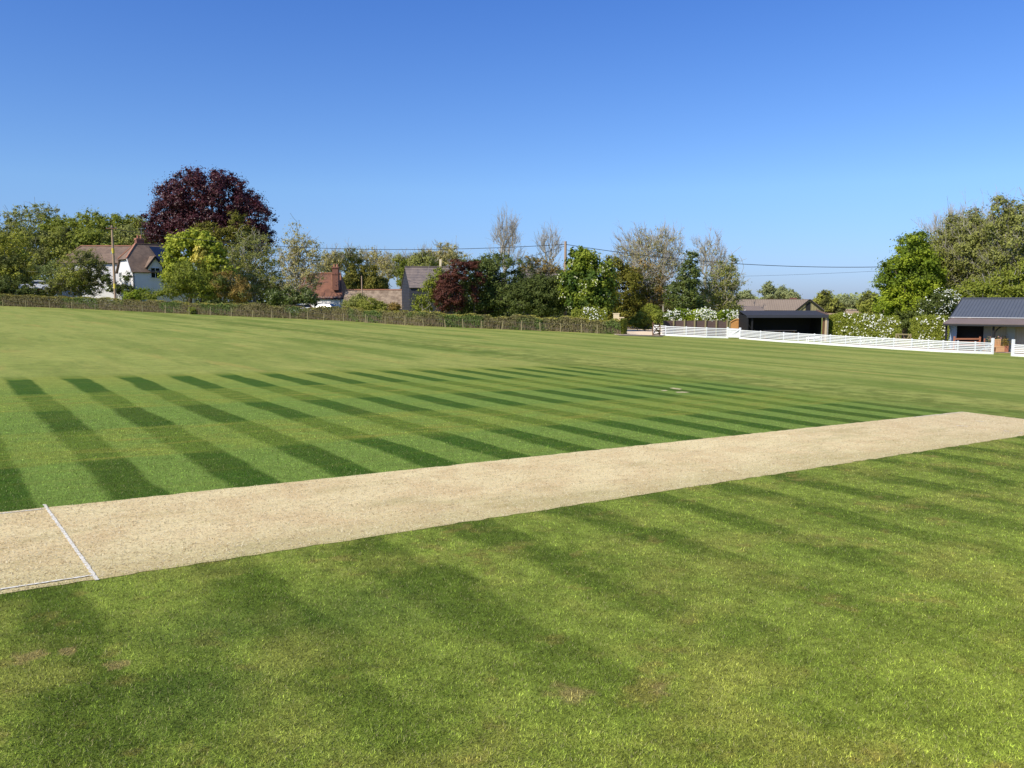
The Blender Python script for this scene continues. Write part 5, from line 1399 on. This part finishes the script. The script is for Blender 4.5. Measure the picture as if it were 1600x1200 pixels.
pl_ = thing('planter', a, 'wooden planter with pink flowering plants beside the fence opening', 'planter')
MB().box(a + [0, 0, .3], (.5, .4, .6)).build('box', wd_brown, pl_, .01)
rr_ = np.random.default_rng(9)
c = a + np.array([0, 0, .85]) + rr_.normal(0, 1, (500, 3)) * [.25, .15, .17]
v, f = leaf_quads(c, rr_.normal(0, .6, (500, 3)) + [0, -.5, .5], np.full(500, .09), .6, rr_); arr_mesh('foliage', v, f, lf_olive, pl_, attrs={'rnd': rr_.random(500)})
c = a + np.array([0, -.1, .95]) + rr_.normal(0, 1, (60, 3)) * [.22, .1, .15]
v, f = leaf_quads(c, rr_.normal(0, .6, (60, 3)) + [0, -.5, .5], np.full(60, .09), .8, rr_); arr_mesh('blossom', v, f, leafmat('petal_pink', (.6, .25, .28), (.8, .5, .5)), pl_, attrs={'rnd': rr_.random(60)})
a = gx(1574, 64.2)
pl_ = thing('planter', a, 'tall brown planter with a twiggy plant at the right side of the fence opening', 'planter')
MB().box(a + [0, 0, .25], (.4, .35, .5)).build('box', simple('terracotta', lin(170, 112, 88), .8, .15, 4), pl_, .02)
c = a + np.array([0, 0, .8]) + rr_.normal(0, 1, (500, 3)) * [.16, .15, .22]
v, f = leaf_quads(c, rr_.normal(0, .6, (500, 3)) + [0, -.5, .5], np.full(500, .09), .6, rr_); arr_mesh('foliage', v, f, lf_brownish, pl_, attrs={'rnd': rr_.random(500)})
# paved strip behind the fence
P = [at(1150, 500, 76), at(1480, 500, 64.5), at(1760, 500, 58.5), at(1760, 500, 66), at(1480, 500, 69)]
mb = MB(); mb.add([(q[0], q[1], float(gz(q[0], q[1])) + .02) for q in P], [tuple(range(5))])
tag(mb.build('path', simple('paving', lin(176, 160, 140), .9, .15, 2)), kind='structure')

# ------------------------------------------------------------------ cars behind the hedge
tyre = simple('tyre', (.02, .02, .02), .8); rim = simple('alloy', (.5, .5, .5), .35, metallic=.7)
def car(label, x, D, paint, yaw, ytop):
    a = gx(x, D); a[2] = zat(ytop, D) - 1.48
    root = thing('parked_car', a, label, 'car')
    cr_, sr_ = math.cos(yaw), math.sin(yaw)
    def T(p_): return (a[0] + p_[0] * cr_ - p_[1] * sr_, a[1] + p_[0] * sr_ + p_[1] * cr_, a[2] + p_[2])
    def loft(prof, hw, inset, nm, mat):
        k_ = len(prof); vs = []
        for side, f_ in ((-1, 1), (1, 1)):
            for (x_, z_, i_) in prof: vs.append(T((x_, side * (hw - i_ * inset), z_)))
        fs = [tuple(range(k_)), tuple(range(2 * k_ - 1, k_ - 1, -1))] + [(i, (i + 1) % k_, (i + 1) % k_ + k_, i + k_) for i in range(k_)]
        mb = MB(); mb.add(vs, fs); return mb.build(nm, mat, root, .04)
    loft([(-2.1, .3, 0), (-2.15, .65, 0), (-1.95, .9, .3), (-.9, .97, .3), (1.5, .98, .3), (2.05, .85, .3), (2.1, .5, 0), (2.05, .3, 0)], .88, .2, 'body', paint)
    loft([(-.95, .95, 0), (-.3, 1.38, 1), (1.25, 1.40, 1), (1.75, .95, 0)], .78, .18, 'windows', glass_d)
    loft([(-.32, 1.37, 0), (-.2, 1.45, .5), (.5, 1.49, .6), (1.15, 1.45, .5), (1.28, 1.38, 0)], .63, .1, 'roof', paint)
    for sx_ in (-1.35, 1.3):
        for sy in (-.8, .8):
            p0, p1 = T((sx_, sy - .1, .32)), T((sx_, sy + .1, .32))
            w0 = MB().tube([p0, p1], [.32, .32], 18).build('wheel', tyre, root)
            p2, p3 = T((sx_, sy - .11, .32)), T((sx_, sy + .11, .32))
            MB().tube([p2, p3], [.19, .19], 14).build('rim', rim, w0)
    for sy in (-.6, .6): MB().box(T((-2.08, sy, .68)), (.1, .28, .14), yaw).build('headlight', frame_w, root)
car_w = simple('white_car_paint', (.75, .75, .76), .25, .03, 2, spec=.6); car_b = simple('navy_car_paint', (.02, .03, .07), .2, .05, 2, spec=.6); car_r = simple('red_car_paint', (.22, .03, .03), .25, .05, 2, spec=.6)
car('white car parked in the shade of the leftmost trees', 58, 124.5, car_w, .3, 438.5)
car('dark red car just right of the white car, mostly hidden by shrubs', 74, 127, car_r, 1.2, 443)
car('dark blue car in front of the white wall of the red roofed cottage', 514, 112, car_b, 2.9, 474)
car('white car whose roof shows left of the dark blue car', 468, 113, car_w, .1, 474.5)
